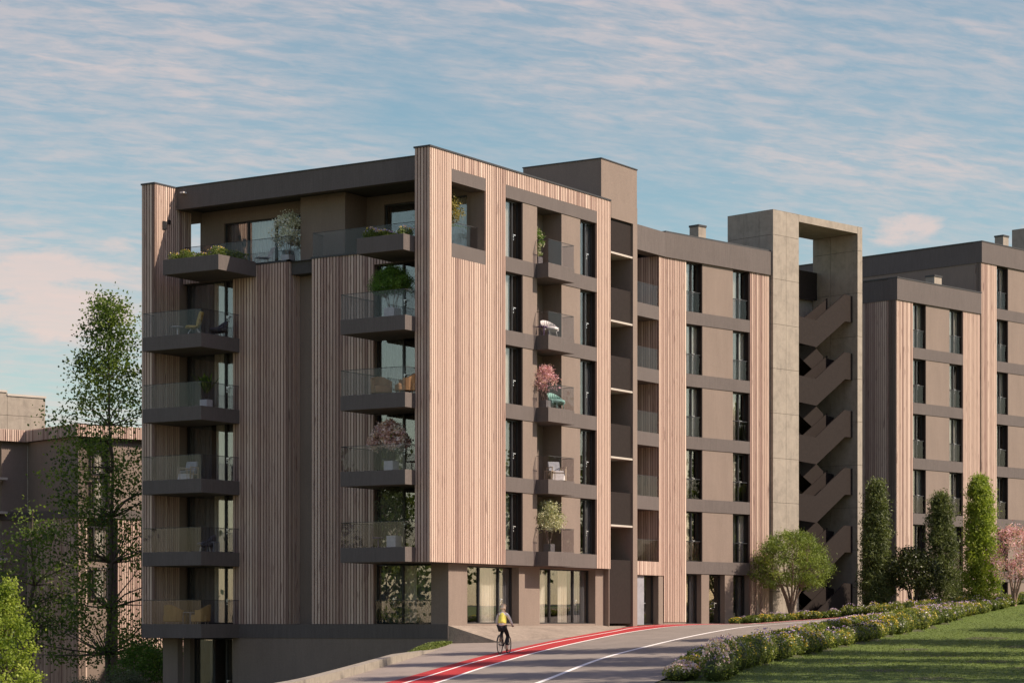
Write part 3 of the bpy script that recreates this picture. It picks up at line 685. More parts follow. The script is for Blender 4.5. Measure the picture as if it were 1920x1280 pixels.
def b2():
    P=B2; o=(KX,KY,0); A=Fr((0,KY),0.0); Bf=Fr((KX,KY),A2)
    facade(P,Bf,o,[('wood',0,1.70),('win',1.70,2.98),('panel',2.98,5.39),('win',5.39,6.73),('wood',6.73,8.35)],5,gnd=False)
    # loggia column
    w=MB(); w.slats(A,22.65,KX,2.39,18.0,0); w.slats(A,20.0,22.65,2.39,3.06,0)
    w.slats(Fr((22.65,KY),-math.pi/2),-1.4,-.085,3.1,18.0,0)
    w.build('slat_cladding',M['wood'],P,o)
    s=MB(); s.box(A,22.74,KX,.085,1.5,2.4,18.0).box(A,22.7,KX,.05,1.5,-.1,2.39).box(A,16.9,22.7,1.5,1.7,-.1,18.0)
    s.box(A,16.83,17.2,0,1.5,-.1,18.0)
    s.box(Bf,8.35,8.7,.3,.6,-.5,18)
    s.build('rendered_wall',M['stucco'],P,o)
    b=MB()
    for k in range(1,5): b.box(A,17.2,22.65,.0,1.5,K5[k+1]-.67,K5[k+1]-.02)
    b.box(A,16.83,22.7,.01,1.5,2.45,3.06)
    b.box(A,16.83,KX+.02,-.08,.6,18.02,19.22); b.box(Bf,-.02,8.62,-.08,.6,18.02,19.22)
    b.build('roof_fascia',M['band'],P,o)
    c=MB().box(Bf,.1,8.6,-.02,.5,19.22,19.32); c.build('coping',M['coping'],P,o)
    for k in range(1,6): balustrade(P,[(17.2,KY+.05),(22.6,KY+.05)],K5[k]-.02,1.0,o)
    # ground entrance
    MB().box(A,20.4,21.45,.16,1.45,-.05,2.4).build('marble_panel',M['marble'],P,o)
    window(P,A,21.45,22.68,.0,2.38,.35,(),org=o,handle=.2,name='entrance_door')
    # ground row of the main wing
    for (a,b_,cu) in ((1.72,2.90,((.35,.95,'grey_sheer'),)),(3.50,4.75,()),(5.42,6.70,((.05,.25,'sheer'),(.5,.9,'grey_sheer')))):
        window(P,Bf,a,b_,.04,2.48,.34,(.55,) if a!=3.5 else (),org=o,curt=cu,handle=.6 if a==3.5 else None)
    g=MB(); 
    for (a,b_) in ((2.90,3.5),(4.75,5.42)): g.box(Bf,a,b_,.03,.5,-.5,2.5)
    g.box(Bf,0,1.7,.03,.5,-.6,.11).box(Bf,6.73,8.35,.03,.5,-.8,.11).box(Bf,1.7,6.73,.05,.5,-.6,.04)
    g.build('ground_pillar',M['stucco'],P,o)
    r=MB(); r.box(Bf,.3,8.6,1.6,10,-.5,18.6); r.box(Bf,-.1,8.6,.5,10,18.3,19.05).box(A,16.9,KX,1.7,10,-.3,19.0)
    for k in range(7): r.box(Bf,.05,8.6,.5,1.6,2.55+3.1*(k-1),3.1+3.1*(k-1))
    r.build('interior',M['room'],P,o)
    # chimney and vent pipes on the roof
    p=at(1312,119.5); z=zpx(421,119.5); ch=Fr(p,A2); MB().box(ch,-.1,.5,0,.6,19.0,z-.1).build('chimney',M['conc'],P,o); MB().box(ch,-.13,.53,-.03,.63,z-.1,z).build('chimney_cap',M['coping'],P,o)
    v=MB()
    for px,zt in ((1404,20.0),(1411,19.75)): p=at(px,121.5); v.tube((p[0],p[1],19),(p[0],p[1],zt),.045)
    v.build('vent_pipe',M['white_pot'],P,o)
b2()
# ================================================================== concrete stair tower
TX,TY=31.36,.22
TW=empty('stair_tower',(TX,TY,0),'bare concrete open stair tower with zigzag dark flights right of the middle block','stair tower')
def tower():
    P=TW; o=(TX,TY,0); T=Fr((TX,TY),A2); c=MB(); zt=21.4
    def panels(fr,u0,u1,z0,z1,i,us,zs,side=1):
        e=[u0]+[u for u in us if u0<u<u1]+[u1]; f=[z0]+sorted(z for z in zs if z0<z<z1)+[z1]
        for a,b in zip(e,e[1:]):
            for p,q in zip(f,f[1:]): c.box(fr,a+.008,b-.008,i,i+.05,p+.008,q-.008)
    zs=[zpx(y,120.0) for y in (441,523.4,607.8,691,774.4,858.6,941.8,1025,1108)]
    core=MB(); core.box(T,.04,2.14,.045,3.0,-.5,zt-.03); core.box(T,7.39,7.75,.045,3.0,-.5,zt-.03); core.box(T,2.14,7.39,.045,3.0,21.08,zt-.03)
    core.build('core_wall',M['coping'],P,o)
    panels(T,0,2.18,-.5,zt,0,[1.10],zs); panels(T,7.35,7.79,-.5,zt,0,[],zs)
    c.box(T,2.19,7.34,0,.05,21.04,zt)
    panels(Fr(T.P(0,3.02)[:2],A2-math.pi/2),0,3.02,-.5,zt,0,[1.1,2.1],zs)   # west face
    # inner faces of the opening
    Wi=Fr(T.P(7.35,3.0)[:2],A2-math.pi/2); panels(Wi,0,2.95,-.5,21.04,-.0,[1.2],zs)
    c.box(T,2.15,2.185,.06,3.0,-.5,21.0); c.box(T,2.19,7.34,.06,3.0,21.04,21.075)
    c.box(T,-.0,7.79,0,3.02,zt,zt+.02)
    c.build('concrete_panel',M['conc'],P,o)
    MB().box(T,2.1,7.4,3.03,3.25,-.5,17.75).build('rear_wall',M['conc'],P,o)
    def pl(poly,i0,i1,dz,name,m='metal'): MB().plate(T,[(u,z+dz) for u,z in poly],i0,i1).build(name,M[m],P,o)
    front=[(2.19,14.80),(4.12,14.68),(6.66,16.28),(7.33,16.28),(7.33,17.70),(6.62,17.72),(4.06,16.10),(2.19,16.2)]
    back=[(6.5,16.25),(7.33,16.3),(7.33,17.45),(6.5,17.5),(4.4,18.75),(2.3,18.8),(2.3,17.35),(4.2,17.4)]
    for k in range(6):
        dz=-3.1*k if k<5 else -3.1*5
        pl(front,.32,.40,dz,'stair_parapet')
        pl([(3.9,14.95),(4.12,14.9),(6.6,16.45),(6.6,17.62),(4.1,16.10),(3.9,16.0)],1.44,1.50,dz,'stair_parapet')
        if k: pl(back,1.56,1.62,dz,'stair_parapet')
        fl=MB().plate(T,[(3.7,14.80+dz),(6.4,16.45+dz),(6.4,16.65+dz),(3.7,15.0+dz)],.40,1.5); fl.box(T,6.35,7.33,.40,2.9,16.45+dz,16.62+dz)
        if k: fl.plate(T,[(3.7,17.75+dz),(6.4,16.40+dz),(6.4,16.6+dz),(3.7,17.95+dz)],1.62,2.85)
        fl.box(T,2.19,3.75,.40,2.95,14.85+dz,15.05+dz)
        # treads
        for s in range(9):
            a=3.75+s*.29; fl.box(T,a,a+.3,.42,1.48,15.0+dz+s*.175,15.18+dz+s*.175)
        fl.build('stair_flight',M['metal'],P,o)
    pl([(3.2,17.7),(7.33,17.7),(7.33,19.2),(3.2,19.2)],2.7,2.78,0,'stair_parapet')
    MB().box(T,3.2,7.33,2.78,3.0,17.75,17.95).build('stair_landing',M['metal'],P,o)
tower()
# ================================================================== far blocks on the right
def far_block(org2,label,name,width,levels,top,wlen,spec,westwood,extra=None):
    o=(org2[0],org2[1],0); P=empty(name,o,label,'apartment building'); f=Fr(org2,A2); w=Fr(org2,A2-math.pi/2)
    facade(P,f,o,spec,levels,top=top-1.23)
    m=MB(); m.box(f,-.03,width,-.06,.6,top-1.23,top-.03); m.box(w,-wlen,.05,-.023,.6,top-1.228,top-.032); m.build('roof_fascia',M['band'],P,o)
    MB().box(f,-.04,width+.02,-.08,.6,top-.03,top+.04).box(w,-wlen,-.6,-.06,.6,top-.03,top+.04).build('coping',M['coping'],P,o)
    sl_=MB(); sl_.slats(w,-westwood,0,-.3,top-1.23,0); sl_.build('west_cladding',M['wood'],P,o)
    q=MB(); 
    if westwood<wlen: q.box(w,-wlen,-westwood,.02,.6,-.5,top-1.23)
    q.box(w,-westwood,-.09,.085,.5,-.5,top-1.23); q.build('rendered_wall',M['stucco'],P,o)
    r=MB(); r.box(f,.6,width,1.6,wlen,-.8,top-.7).box(f,.1,width,.5,wlen,top-1.1,top-.2)
    for k in range(levels+2): r.box(f,.3,width-.1,.5,1.6,2.55+3.1*(k-1),3.1+3.1*(k-1))
    r.build('interior',M['room'],P,o); return P,f
P3,f3=far_block((43.38,-1.45),'nearer of the two right-hand blocks, with slatted west end beside the concrete stair tower','apartment_building',8.40,5,19.27,14,
  [('wood',0,1.59),('win',1.59,2.89),('panel',2.89,5.24),('win',5.24,6.57),('wood',6.57,8.37)],14)
P4,f4=far_block((52.39,-2.89),'tallest far block at the right edge, cut off by the picture edge','apartment_building',14.0,6,22.4,16,
  [('wood',0,1.64),('win',1.64,2.91),('panel',2.91,5.3),('win',5.3,6.6),('panel',6.6,14)],.44)
def roofbits():
    for (px0,px1,yt,d,P,o,zb) in ((1744,1770,515,133.5,P3,(43.38,-1.45,0),19.0),(1873,1895,440,141,P4,(52.39,-2.89,0),22.0)):
        p=at(px0+8,d); z=zpx(yt,d); f=Fr(p,A2); w=(px1-px0-8)/FPX*d/.75
        MB().box(f,0,w,0,.6,zb,z-.1).build('chimney',M['conc'],P,o); MB().box(f,-.03,w+.03,-.03,.63,z-.1,z).build('chimney_cap',M['coping'],P,o)
    p=at(1950,143); f=Fr(p,A2); MB().box(f,0,4,0,2.0,22,zpx(424,143)).build('roof_stair_head',M['conc'],P4,(52.39,-2.89,0))
roofbits()
# ================================================================== block behind the trees on the left
def left_block():
    a=math.radians(-17); p=at(147,124); o=(p[0],p[1],0); s=35.06; Zz=lambda y:(HOR-y)/s
    P=empty('apartment_building',o,'low block behind the tall tree at the left edge, concrete box on its roof','apartment building')
    f=Fr(p,a); w=Fr(p,a-math.pi/2)
    r1=ray(52); # length of the west face until pixel 52
    best=min((abs(960+FPX*todl(*w.P(-t,0)[:2])[1]/todl(*w.P(-t,0)[:2])[0]-52),t) for t in [k*.05 for k in range(20,300)])[1]
    q=w.sub(-best,0,math.pi/2)   # south-facing wall further back, going left
    zt,zb=Zz(795),Zz(818); zm1,zm0=Zz(953),Zz(969)
    b=MB(); b.slats(f,-.35,12,zb,zt,-.35); b.slats(w,-best+.0,.35,zb,zt,-.35); b.slats(q,-14,-.35,zb,zt,-.35)
    b.slats(w,-best,0,-4,zm0,0); b.slats(f,0,.55,-4,zm0,0); b.slats(f,2.4,12,-4,zm0,0); b.build('slat_cladding',M['wood'],P,o)
    m=MB(); m.box(f,.0,.5,0,.4,zm0,zb).box(f,1.95,12,.02,.4,zm0,zb).box(w,-best,-.0,.02,.5,zm0,zb).box(q,-1.6,0,.02,.5,-4,zb).box(q,-14,-3.6,.02,.5,-4,zb)
    m.box(f,.3,12,.5,.8,-4,zt-.1); m.box(w,-best-.2,-.0,.1,.4,-4,zt-.1)
    m.build('rendered_wall',M['stucco'],P,o)
    n=MB(); n.box(f,-.08,12,-.08,.5,zm0,zm1).box(w,-best,.08,-.07,.5,zm0,zm1).box(q,-14,0,-.06,.5,zm0,zm1); n.build('floor_band',M['band'],P,o)
    MB().box(f,0,12,-.3,8,zb+.02,zt-.12).box(q,-14,0,-.3,8,zb+.02,zt-.12).build('roof_slab',M['coping'],P,o)
    for (z0,z1) in ((Zz(888),Zz(822)),(Zz(953),Zz(895)),(Zz(1042),Zz(985)),(Zz(1120),Zz(1062))):
        window(P,f,.55,1.95,z0,z1,.28,(.4,),org=o,curt=((.4,.95,'sheer'),),name='window')
        window(P,q,-3.6,-1.6,z0,z1,.28,(.5,),org=o,name='window')
        MB().box(q,-3.8,-1.5,-.5,.0,z0-.14,z0-.01).build('balcony_slab',M['ledge'],P,o)
    # concrete penthouse
    c=MB(); d=132; g=Fr(at(85,d),a); 
    for k in range(5): c.box(g,-2.4*(k+1)+.01,-2.4*k-.01,0,.2,zt-.2,zpx(783,d)).box(g,-2.4*(k+1)+.01,-2.4*k-.01,0,.2,zpx(783,d)+.02,zpx(747 if k<1 else 741,d))
    c.box(g,-12,-.02,.1,5,zt-.2,zpx(747,d)-.05); c.build('penthouse',M['conc'],P,o)
    MB().box(g,-2.41,.04,-.05,.3,zpx(747,d)+.01,zpx(744,d)+.04).box(g,-12,-2.42,-.05,.3,zpx(741,d)+.01,zpx(738,d)+.04).build('penthouse_coping',M['ledge'],P,o)
left_block()
# ================================================================== plants
def tree(name,loc,label,cat,Ht,Rr,crown0,mat,bark='bark',nclump=60,nleaf=6000,leaf=.16,aspect=.5,shape='egg',trunk_r=.12,group=None,clump_r=.35,lean=0.0,limbs=True,flat=0.0,blossom=None,multi=1,part='crown',droop=0.0,shell=.6,tone=.22):
    P=empty(name,loc,label,cat,group); tb=MB(); cs=[]
    for _ in range(nclump):
        t=random.random(); 
        if shape=='egg': t=t**.8; r=Rr*math.sin(math.pi*min(1,max(.03,(t*.86+.12))))**.75*(1-.35*t)
        elif shape=='column': r=Rr*(math.sin(math.pi*min(.97,max(.03,t*.80+.10)))**.55)*(1-.25*t)
        elif shape=='spire': r=Rr*min(1,(t+.06)*5)**.6*max(.02,1-t)**.42*random.choice((.85,1,1.08))
        elif shape=='dome': t=random.random(); r=Rr*math.sqrt(max(0,1-(t*.98)**2)) if t>.25 else Rr*(.72+.28*t/.25)
        elif shape=='flame': r=Rr*((1-t)**.85*.78+.22*(1-t)**.3)*random.choice((.75,.9,1.05,1.2))
        w=random.uniform(0,2*math.pi); q=math.sqrt(random.uniform(shell*shell,1)) if random.random()<.8 else random.uniform(0,1)
        z=crown0+(Ht-crown0)*t
        cs.append((r*q*math.cos(w)+lean*t,r*q*math.sin(w),z))
    top=(lean*.6,0,crown0+(Ht-crown0)*(.9 if shape in('egg','column','flame','spire') else .35))
    starts=[]
    if multi==1:
        last=Vector((0,0,-.3)); n=8; lr=trunk_r*1.25
        for k in range(1,n+1):
            t=k/n; c=Vector(top)*t+Vector((random.uniform(-1,1),random.uniform(-1,1),0))*.02*Ht*(1-t*.5); c.z=top[2]*t
            r=trunk_r*(1-t*.8); tb.tube(last,c,lr,r,8,cap=False); starts.append((c,r)); last=c; lr=r
    else:
        for m in range(multi):
            w=2*math.pi*m/multi+random.uniform(-.3,.3); e=Vector((Rr*.55*math.cos(w),Rr*.55*math.sin(w),crown0+(Ht-crown0)*.45))
            b0=Vector((.05*math.cos(w),.05*math.sin(w),-.2)); a=b0; lr=trunk_r
            for k in range(1,6):
                t=k/5; c=b0.lerp(e,t); c.x*=t**.7 if t else 1; c.y*=t**.7; c+=Vector((random.uniform(-1,1),random.uniform(-1,1),0))*.03*Rr
                r=trunk_r*(1-.75*t); tb.tube(a,c,lr,r,6,cap=False); a=c; lr=r; starts.append((c,r))
    if limbs:
        for c in random.sample(cs,min(len(cs),int(nclump*(.8 if nclump<150 else .5)))):
            c=Vector(c); best=min(starts,key=lambda s:(s[0]-c).length+ (3 if s[0].z>c.z-.1 else 0)*Rr)
            limb(tb,best[0],c,min(best[1]*.6,trunk_r*.35),trunk_r*.06,3,.07)
    tb.build('trunk',M[bark],P)
    pts,tn=clumps(cs,nleaf,clump_r,tone); leafobj(part,pts,leaf,M[mat],P,aspect,tn,flat,droop)
    if blossom:
        bm,nb,bs=blossom; pts,tn=clumps(cs,nb,clump_r*.9,tone); leafobj('blossom',pts,bs,M[bm],P,.8,tn)
    return P
def px3(px,d,y=None,z=None): p=at(px,d); return (p[0],p[1],zpx(y,d) if z is None else z)
# the big tree left of the building and its neighbours
tp=at(205,111); tree('tall_tree',(tp[0],tp[1],-3.6),'tall sparse maple-like tree with sunlit top beside the left end of the central block','tree',
   Ht=19.2,Rr=5.0,crown0=1.8,mat='tree_leaf',nclump=250,nleaf=21000,leaf=.155,aspect=.7,shape='flame',trunk_r=.14,clump_r=.40,shell=.35,tone=.22)
tp=at(12,84); tree('leafy_tree',(tp[0],tp[1],-4.5),'bright yellow-green sunlit tree cut by the bottom left corner','tree',
   Ht=5.95,Rr=1.35,crown0=.8,mat='lime_leaf',nclump=90,nleaf=9000,leaf=.10,aspect=.8,shape='egg',trunk_r=.09,clump_r=.20,shell=.4)
tp=at(60,116); tree('shade_tree',(tp[0],tp[1],-3.6),'dark spreading tree in the shade at the left edge behind the yellow-green tree','tree',
   Ht=9.6,Rr=3.4,crown0=2.5,mat='tree_leaf',nclump=55,nleaf=2300,leaf=.17,aspect=.75,shape='egg',trunk_r=.16,clump_r=.42,shell=.3)
tp=at(252,134); tree('leafy_tree',(tp[0],tp[1],-3.8),'sunlit green tree glimpsed between the tall tree and the central block','tree',
   Ht=8.2,Rr=2.1,crown0=1.4,mat='ball_leaf',nclump=110,nleaf=8000,leaf=.2,aspect=.6,shape='egg',trunk_r=.12,clump_r=.4)
tp=at(268,108); tree('round_bush',(tp[0],tp[1],-3.6),'dark green clipped bush beneath the lowest left balcony','bush',
   Ht=2.55,Rr=1.5,crown0=.9,mat='box_leaf',nclump=110,nleaf=9000,leaf=.10,aspect=.5,shape='dome',trunk_r=.1,clump_r=.22)
tp=at(232,103); tree('low_bush',(tp[0],tp[1],-3.6),'low grey-green bush in front of the clipped bush at bottom left','bush',
   Ht=1.45,Rr=1.1,crown0=.2,mat='olive_leaf',nclump=60,nleaf=4000,leaf=.09,shape='dome',trunk_r=.06,clump_r=.2)
tp=at(165,100); tree('low_bush',(tp[0],tp[1],-3.6),'low dark bush with mauve flowers at the foot of the tall tree','bush',
   Ht=1.15,Rr=1.2,crown0=.2,mat='olive_leaf',nclump=60,nleaf=4000,leaf=.09,shape='dome',trunk_r=.06,clump_r=.2,blossom=('lilac',260,.06))
# trees in front of the right-hand blocks
def gp(px,d,dz=0): p=at(px,d); return (p[0],p[1],ground_at(p[0],p[1])+dz)
q=gp(1484,118); tree('umbrella_tree',q,'round-headed light green tree with many bare stems in front of the stair tower','tree',
   Ht=zpx(1000,118)-q[2],Rr=2.1,crown0=zpx(1096,118)-q[2],mat='ball_leaf',bark='pale_bark',nclump=300,nleaf=21000,leaf=.13,aspect=.28,shape='dome',trunk_r=.085,clump_r=.17,multi=7,shell=.72)
for px,yt,rad,d,mt,lb,nl in ((1643,903,.92,121,'fir_leaf','dark slim cypress standing against the right wall of the stair tower',13000),(1764,928,1.12,123,'fir_leaf','dark feathery conifer between the broad dark bush and the bright lime conifer',11000),(1838,897,1.05,120,'lime_leaf','bright lime green sunlit columnar conifer',15000)):
    q=gp(px,d,-.3); tree('conifer',q,lb,'conifer',Ht=zpx(yt,d)-q[2],Rr=rad,crown0=.35,mat=mt,nclump=420,nleaf=int(nl*2.0),leaf=.17,aspect=.30,shape='spire',trunk_r=.09,clump_r=.17,limbs=False,shell=.5,tone=.16)
q=gp(1712,120.5,-.2); tree('broad_bush',q,'dark glossy round-topped bush tree between two dark conifers','bush',
   Ht=zpx(1032,120.5)-q[2],Rr=1.36,crown0=zpx(1098,120.5)-q[2],mat='dark_leaf',nclump=130,nleaf=7500,leaf=.13,aspect=.6,shape='dome',trunk_r=.08,clump_r=.2,multi=4)
q=gp(1902,118,-.2); tree('blossom_tree',q,'pink blossoming small tree with crooked branches at the right edge','tree',
   Ht=zpx(990,118)-q[2],Rr=1.35,crown0=zpx(1085,118)-q[2],mat='box_leaf',bark='pale_bark',nclump=90,nleaf=900,leaf=.10,shape='dome',trunk_r=.07,clump_r=.2,multi=5,blossom=('pink',4300,.085))
# trees outside the picture on the right: they stand there, throw the streaky shade and mirror in the panes
def shade_tree(d,l,h,r,c0,i,dens=1.0):
    x,y=dl(d,l); tree('park_tree',(x,y,ground_at(x,y)-.2),'tall leafy park tree out of view on the right, '+('nearest','second','third','fourth','fifth','sixth','seventh','eighth','ninth','tenth')[i]+' one set out','tree',
      Ht=h,Rr=r,crown0=c0,mat='tree_leaf',nclump=int(120*dens),nleaf=int(5200*dens),leaf=.34,aspect=.7,shape='egg',trunk_r=.25,clump_r=.5,shell=.25,group='park trees on the lawn side')
for i,(d,l,h,r,c0,dn) in enumerate(((66,22.0,25,3.8,3,1.6),(73.5,23.0,26,3.8,3,1.6),(80.5,23.6,25,3.2,2.5,1.5),(87.5,25.2,18.0,3.4,2,1.3),(96,28,15,3.4,2,1.2),(112,38,11,3.2,2.5,1.0),(122,46,13,3.6,2.5,1.0),(104,36,14,3.5,3,1.0),(60,22,26,3.8,3,2.1),(70,30,26,4,3,1.3))): shade_tree(d,l,h,r,c0,i,dn)
def copy_tree(o,loc,label,rz):
    c=o.copy(); COL.objects.link(c); c.location=loc; c['label']=label; c['group']='park trees beyond the left edge'; c.rotation_euler.z=rz
    for ch in o.children:
        k=ch.copy(); COL.objects.link(k); k.parent=c
src=[o for o in D.objects if o.name.startswith('park_tree')][4]
for i,(d,l) in enumerate(((84,-40),(76,-36),(95,-47),(104,-44),(68,-42))):
    x,y=dl(d,l); copy_tree(src,(x,y,-3.8),'tall leafy tree outside the left edge of the picture, '+('nearest','second','third','fourth','fifth')[(3,1,2,4,0)[i]]+' of its row',i*1.7)
# hedges
TOPC=[(1200,1290),(1265,1268),(1300,1238),(1330,1216),(1370,1201),(1440,1188),(1500,1177),(1560,1172),(1600,1166),(1640,1157),(1700,1137),(1800,1125),(1920,1112),(2100,1090)]
def hedge(name,label,path,hgt,wid,n,seed,fl,nfront=0):
    """path: (d,l) points; rounded flowering shrubs in a band"""
    rs=np.random.default_rng(seed); rr=random.Random(seed)
    base=dl(*path[0]); z0=H(*path[0]); P=empty(name,(base[0],base[1],z0),label,'hedge')
    L=[0]
    for a,b in zip(path,path[1:]): L.append(L[-1]+math.hypot(b[0]-a[0],b[1]-a[1]))
    tot=L[-1]; cs=[];rads=[];tl=[]; s=0
    while s<tot:
        d=lerp(s,[(x,p[0]) for x,p in zip(L,path)]); l=lerp(s,[(x,p[1]) for x,p in zip(L,path)])
        for w in (-.5,.5):
            off=w*wid+rr.uniform(-.15,.15); hb=hgt if hgt else min(1.15,max(.42,zpx(lerp(960+FPX*(l+off)/d,TOPC),d)-H(d,l+off))); hh=hb*(1.1 if d<80 else 1.1-.25*min(1,(d-80)/8))*rr.uniform(.78,1.04); r=.36*rr.uniform(.8,1.15)
            x,y=dl(d+rr.uniform(-.1,.1)-off*.35,l+off); cs.append((x-base[0],y-base[1],H(*todl(x,y))-z0,hh,r)); tl.append(rr.uniform(.28,.72))
        s+=.42
    C=np.array(cs); k=len(C); idx=rs.integers(0,k,n)
    v=rs.normal(size=(n,3)); v/=np.linalg.norm(v,axis=1)[:,None]; q=rs.uniform(.72,1.06,n)**1.0
    px_=C[idx,0]+v[:,0]*C[idx,4]*q*1.15; py_=C[idx,1]+v[:,1]*C[idx,4]*q*1.15; hz=C[idx,3]
    pz=C[idx,2]+hz*.5+v[:,2]*hz*.52*q
    tn=np.array(tl)[idx]+rs.normal(0,.17,n)
    leafobj('foliage',np.stack([px_,py_,pz],1),.085,M['hedge_leaf'],P,.55,tn)['kind']='stuff'
    # dark twiggy inside so the band is opaque
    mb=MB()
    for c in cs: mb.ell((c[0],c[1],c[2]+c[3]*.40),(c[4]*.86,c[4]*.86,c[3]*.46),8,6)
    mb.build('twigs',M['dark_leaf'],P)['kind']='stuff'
    cent=rs.integers(0,k,max(4,k//5))
    for mat,nn,nm in (('lilac',int(fl*.55),'lilac_blossom'),('yellow_petal',fl,'yellow_blossom'),('white_blossom',int(fl*.25),'white_blossom')):
        sel=rs.choice(rs.permutation(k)[:max(3,k//(3 if mat=='lilac' else 4))],nn); v=rs.normal(size=(nn,3)); v[:,2]=np.abs(v[:,2])+(.5 if mat=='lilac' else .0); v/=np.linalg.norm(v,axis=1)[:,None]
        Pn=np.stack([C[sel,0]+v[:,0]*C[sel,4]*1.15,C[sel,1]+v[:,1]*C[sel,4]*1.15,C[sel,2]+C[sel,3]*.5+v[:,2]*C[sel,3]*(.66 if mat=='lilac' else .56)],1)
        leafobj(nm,Pn,.075,M[mat],P,.7)['kind']='stuff'
    if nfront:
        sel=rs.integers(0,9,nfront); v=rs.normal(size=(nfront,3)); v[:,2]=np.abs(v[:,2])+.3; v/=np.linalg.norm(v,axis=1)[:,None]
        Pn=np.stack([C[sel,0]+v[:,0]*C[sel,4]*1.2,C[sel,1]+v[:,1]*C[sel,4]*1.2,C[sel,2]+C[sel,3]*.5+v[:,2]*C[sel,3]*.66],1)
        leafobj('pink_blossom',Pn,.07,M['magnolia'],P,.7)['kind']='stuff'
    return P
def hpath(d0,d1,off): return [(d,spl(d,HEDGE)+off) for d in fr_(d0,d1,1.0)+[d1]]
hedge('flowering_hedge','long flowering hedge curving between the road and the lawn',[(d,l+.75*max(0,1-(d-67)/8)) for d,l in hpath(67.2,121,-.35)],0,1.15,95000,3,4600,1100)
hedge('flowering_hedge','short flowering hedge at the foot of the round-headed tree and stair tower',[(115.9,11.7),(116.8,13),(117.3,14.5),(117.7,16)],.50,.8,16000,4,500)
hedge('flowering_hedge','low hedge at the foot of the dark conifers beyond the road',[(117.6,17.6),(118.1,19.5),(118.7,21.5),(119.3,24.5),(120,27)],.72,1.0,20000,5,500)
# grass verge against the base wall, and grass blades on the lawn
def blades():
    n=110000; u=RNG.uniform(0,1,n)**.8; dsx=66+(118-66)*u; ls=np.array([spl(d,HEDGE) for d in dsx])+.5+RNG.uniform(0,1,n)*26
    P=np.array([(*dl(d,l),H(d,l)+.05) for d,l in zip(dsx,ls) if l<d*.23])
    a=leafobj('grass',P,.07,M['grass'],None,.25,None); tag(a,kind='stuff')
M['grass']=leafmat('grass_blades',[(0,(.07,.10,.02)),(.5,(.13,.17,.035)),(1,(.22,.26,.07))],.3)
blades()
def verge():
    pts=[]
    for _ in range(5000):
        d=random.uniform(86,96.2); l=lerp(d,KERB)+.12-random.random()*.55; t=(d-86)/10.2
        pts.append((*dl(d,l),hroad(d,l)+.03+random.random()*.20*math.sin(math.pi*t)))
    a=leafobj('verge_grass',pts,.12,M['grass'],None,.3); tag(a,kind='stuff')
verge()
# ------------------------------------------------------------------ potted plants and furniture on the balconies
def pot(P,w,h,mat,round_=False):
    mb=MB()
    if round_: 
        mb.tube((0,0,0),(0,0,h),w*.38,w*.5,14)
    else: mb.prism(ID,[(-w/2,-w/2),(w/2,-w/2),(w/2,w/2),(-w/2,w/2)],0,h)
    mb.build('pot',M[mat],P,bevel=.012)
    MB().box(ID,-w*.42,w*.42,-w*.42,w*.42,h-.03,h+.005).build('soil',M['soil'],P)
def potted(loc,label,Ht,Rr,crown0,mat,potw=.42,poth=.4,potm='white_pot',shape='dome',multi=5,nl=2500,leaf=.07,asp=.5,nc=60,cr=.10,blossom=None,bark='pale_bark',tr=.022,shell=.5,droop=0,name='potted_tree',cat='potted tree'):
    P=tree(name,loc,label,cat,Ht,Rr,crown0,mat,bark=bark,nclump=nc,nleaf=nl,leaf=leaf,aspect=asp,shape=shape,trunk_r=tr,clump_r=cr,blossom=blossom,multi=multi,shell=shell,droop=droop)
    P.location=loc
    for ch in P.children: ch.location=(0,0,0)
    pot(P,potw,poth,potm); return P
zf=lambda k:K5[k]+.0
potted((2.55,9.25,15.56),'cream-leaved potted tree on the upper left terrace',2.15,.72,.95,'white_blossom',nl=2600,leaf=.09,asp=.8,cr=.13)
potted((.55,2.25,12.43),'dense round green topiary in a white pot, top balcony of the right stack',2.1,.98,1.15,'box_leaf',nl=15000,leaf=.07,asp=.4,nc=220,cr=.10,shell=.3,potw=.5,poth=.5)
potted((.55,2.3,6.23),'white-pink magnolia in a pot on the balcony of the right stack',2.0,.95,1.0,'olive_leaf',nl=300,leaf=.06,nc=60,cr=.12,blossom=('magnolia',3600,.11),bark='bark',potw=.45,poth=.45)
potted((.6,2.2,3.13),'airy olive tree in a pot, lowest balcony of the right stack',2.45,.92,.9,'olive_leaf',nl=4200,leaf=.085,asp=.25,nc=90,cr=.14,potw=.45,poth=.5,shell=.2)
potted((2.45,.95,15.56),'golden-leaved potted tree in the square roof loggia opening',2.15,.68,1.0,'gold_leaf',nl=2600,leaf=.075,asp=.8,cr=.12,potw=.38,poth=.5)
potted((8.42,.20,15.54),'white-flowered climbing shrub in a pot, top south balcony',1.55,.28,.35,'box_leaf',shape='egg',nl=900,leaf=.10,nc=30,cr=.09,blossom=('cream',500,.09),potm='grey_pot',potw=.36,poth=.34,multi=3)
potted((8.55,-.12,9.34),'coral pink blossom tree in a pot on a south balcony',1.75,.62,.85,'box_leaf',nl=120,leaf=.05,nc=70,cr=.11,blossom=('pink',2300,.065),potm='grey_pot',potw=.36,poth=.34)
potted((8.85,-.15,3.14),'cream-flowered round tree in a pot on the lowest south balcony',2.15,.66,.95,'cream',nl=3200,leaf=.075,asp=.8,nc=80,cr=.11,potm='grey_pot',potw=.36,poth=.34,multi=4)
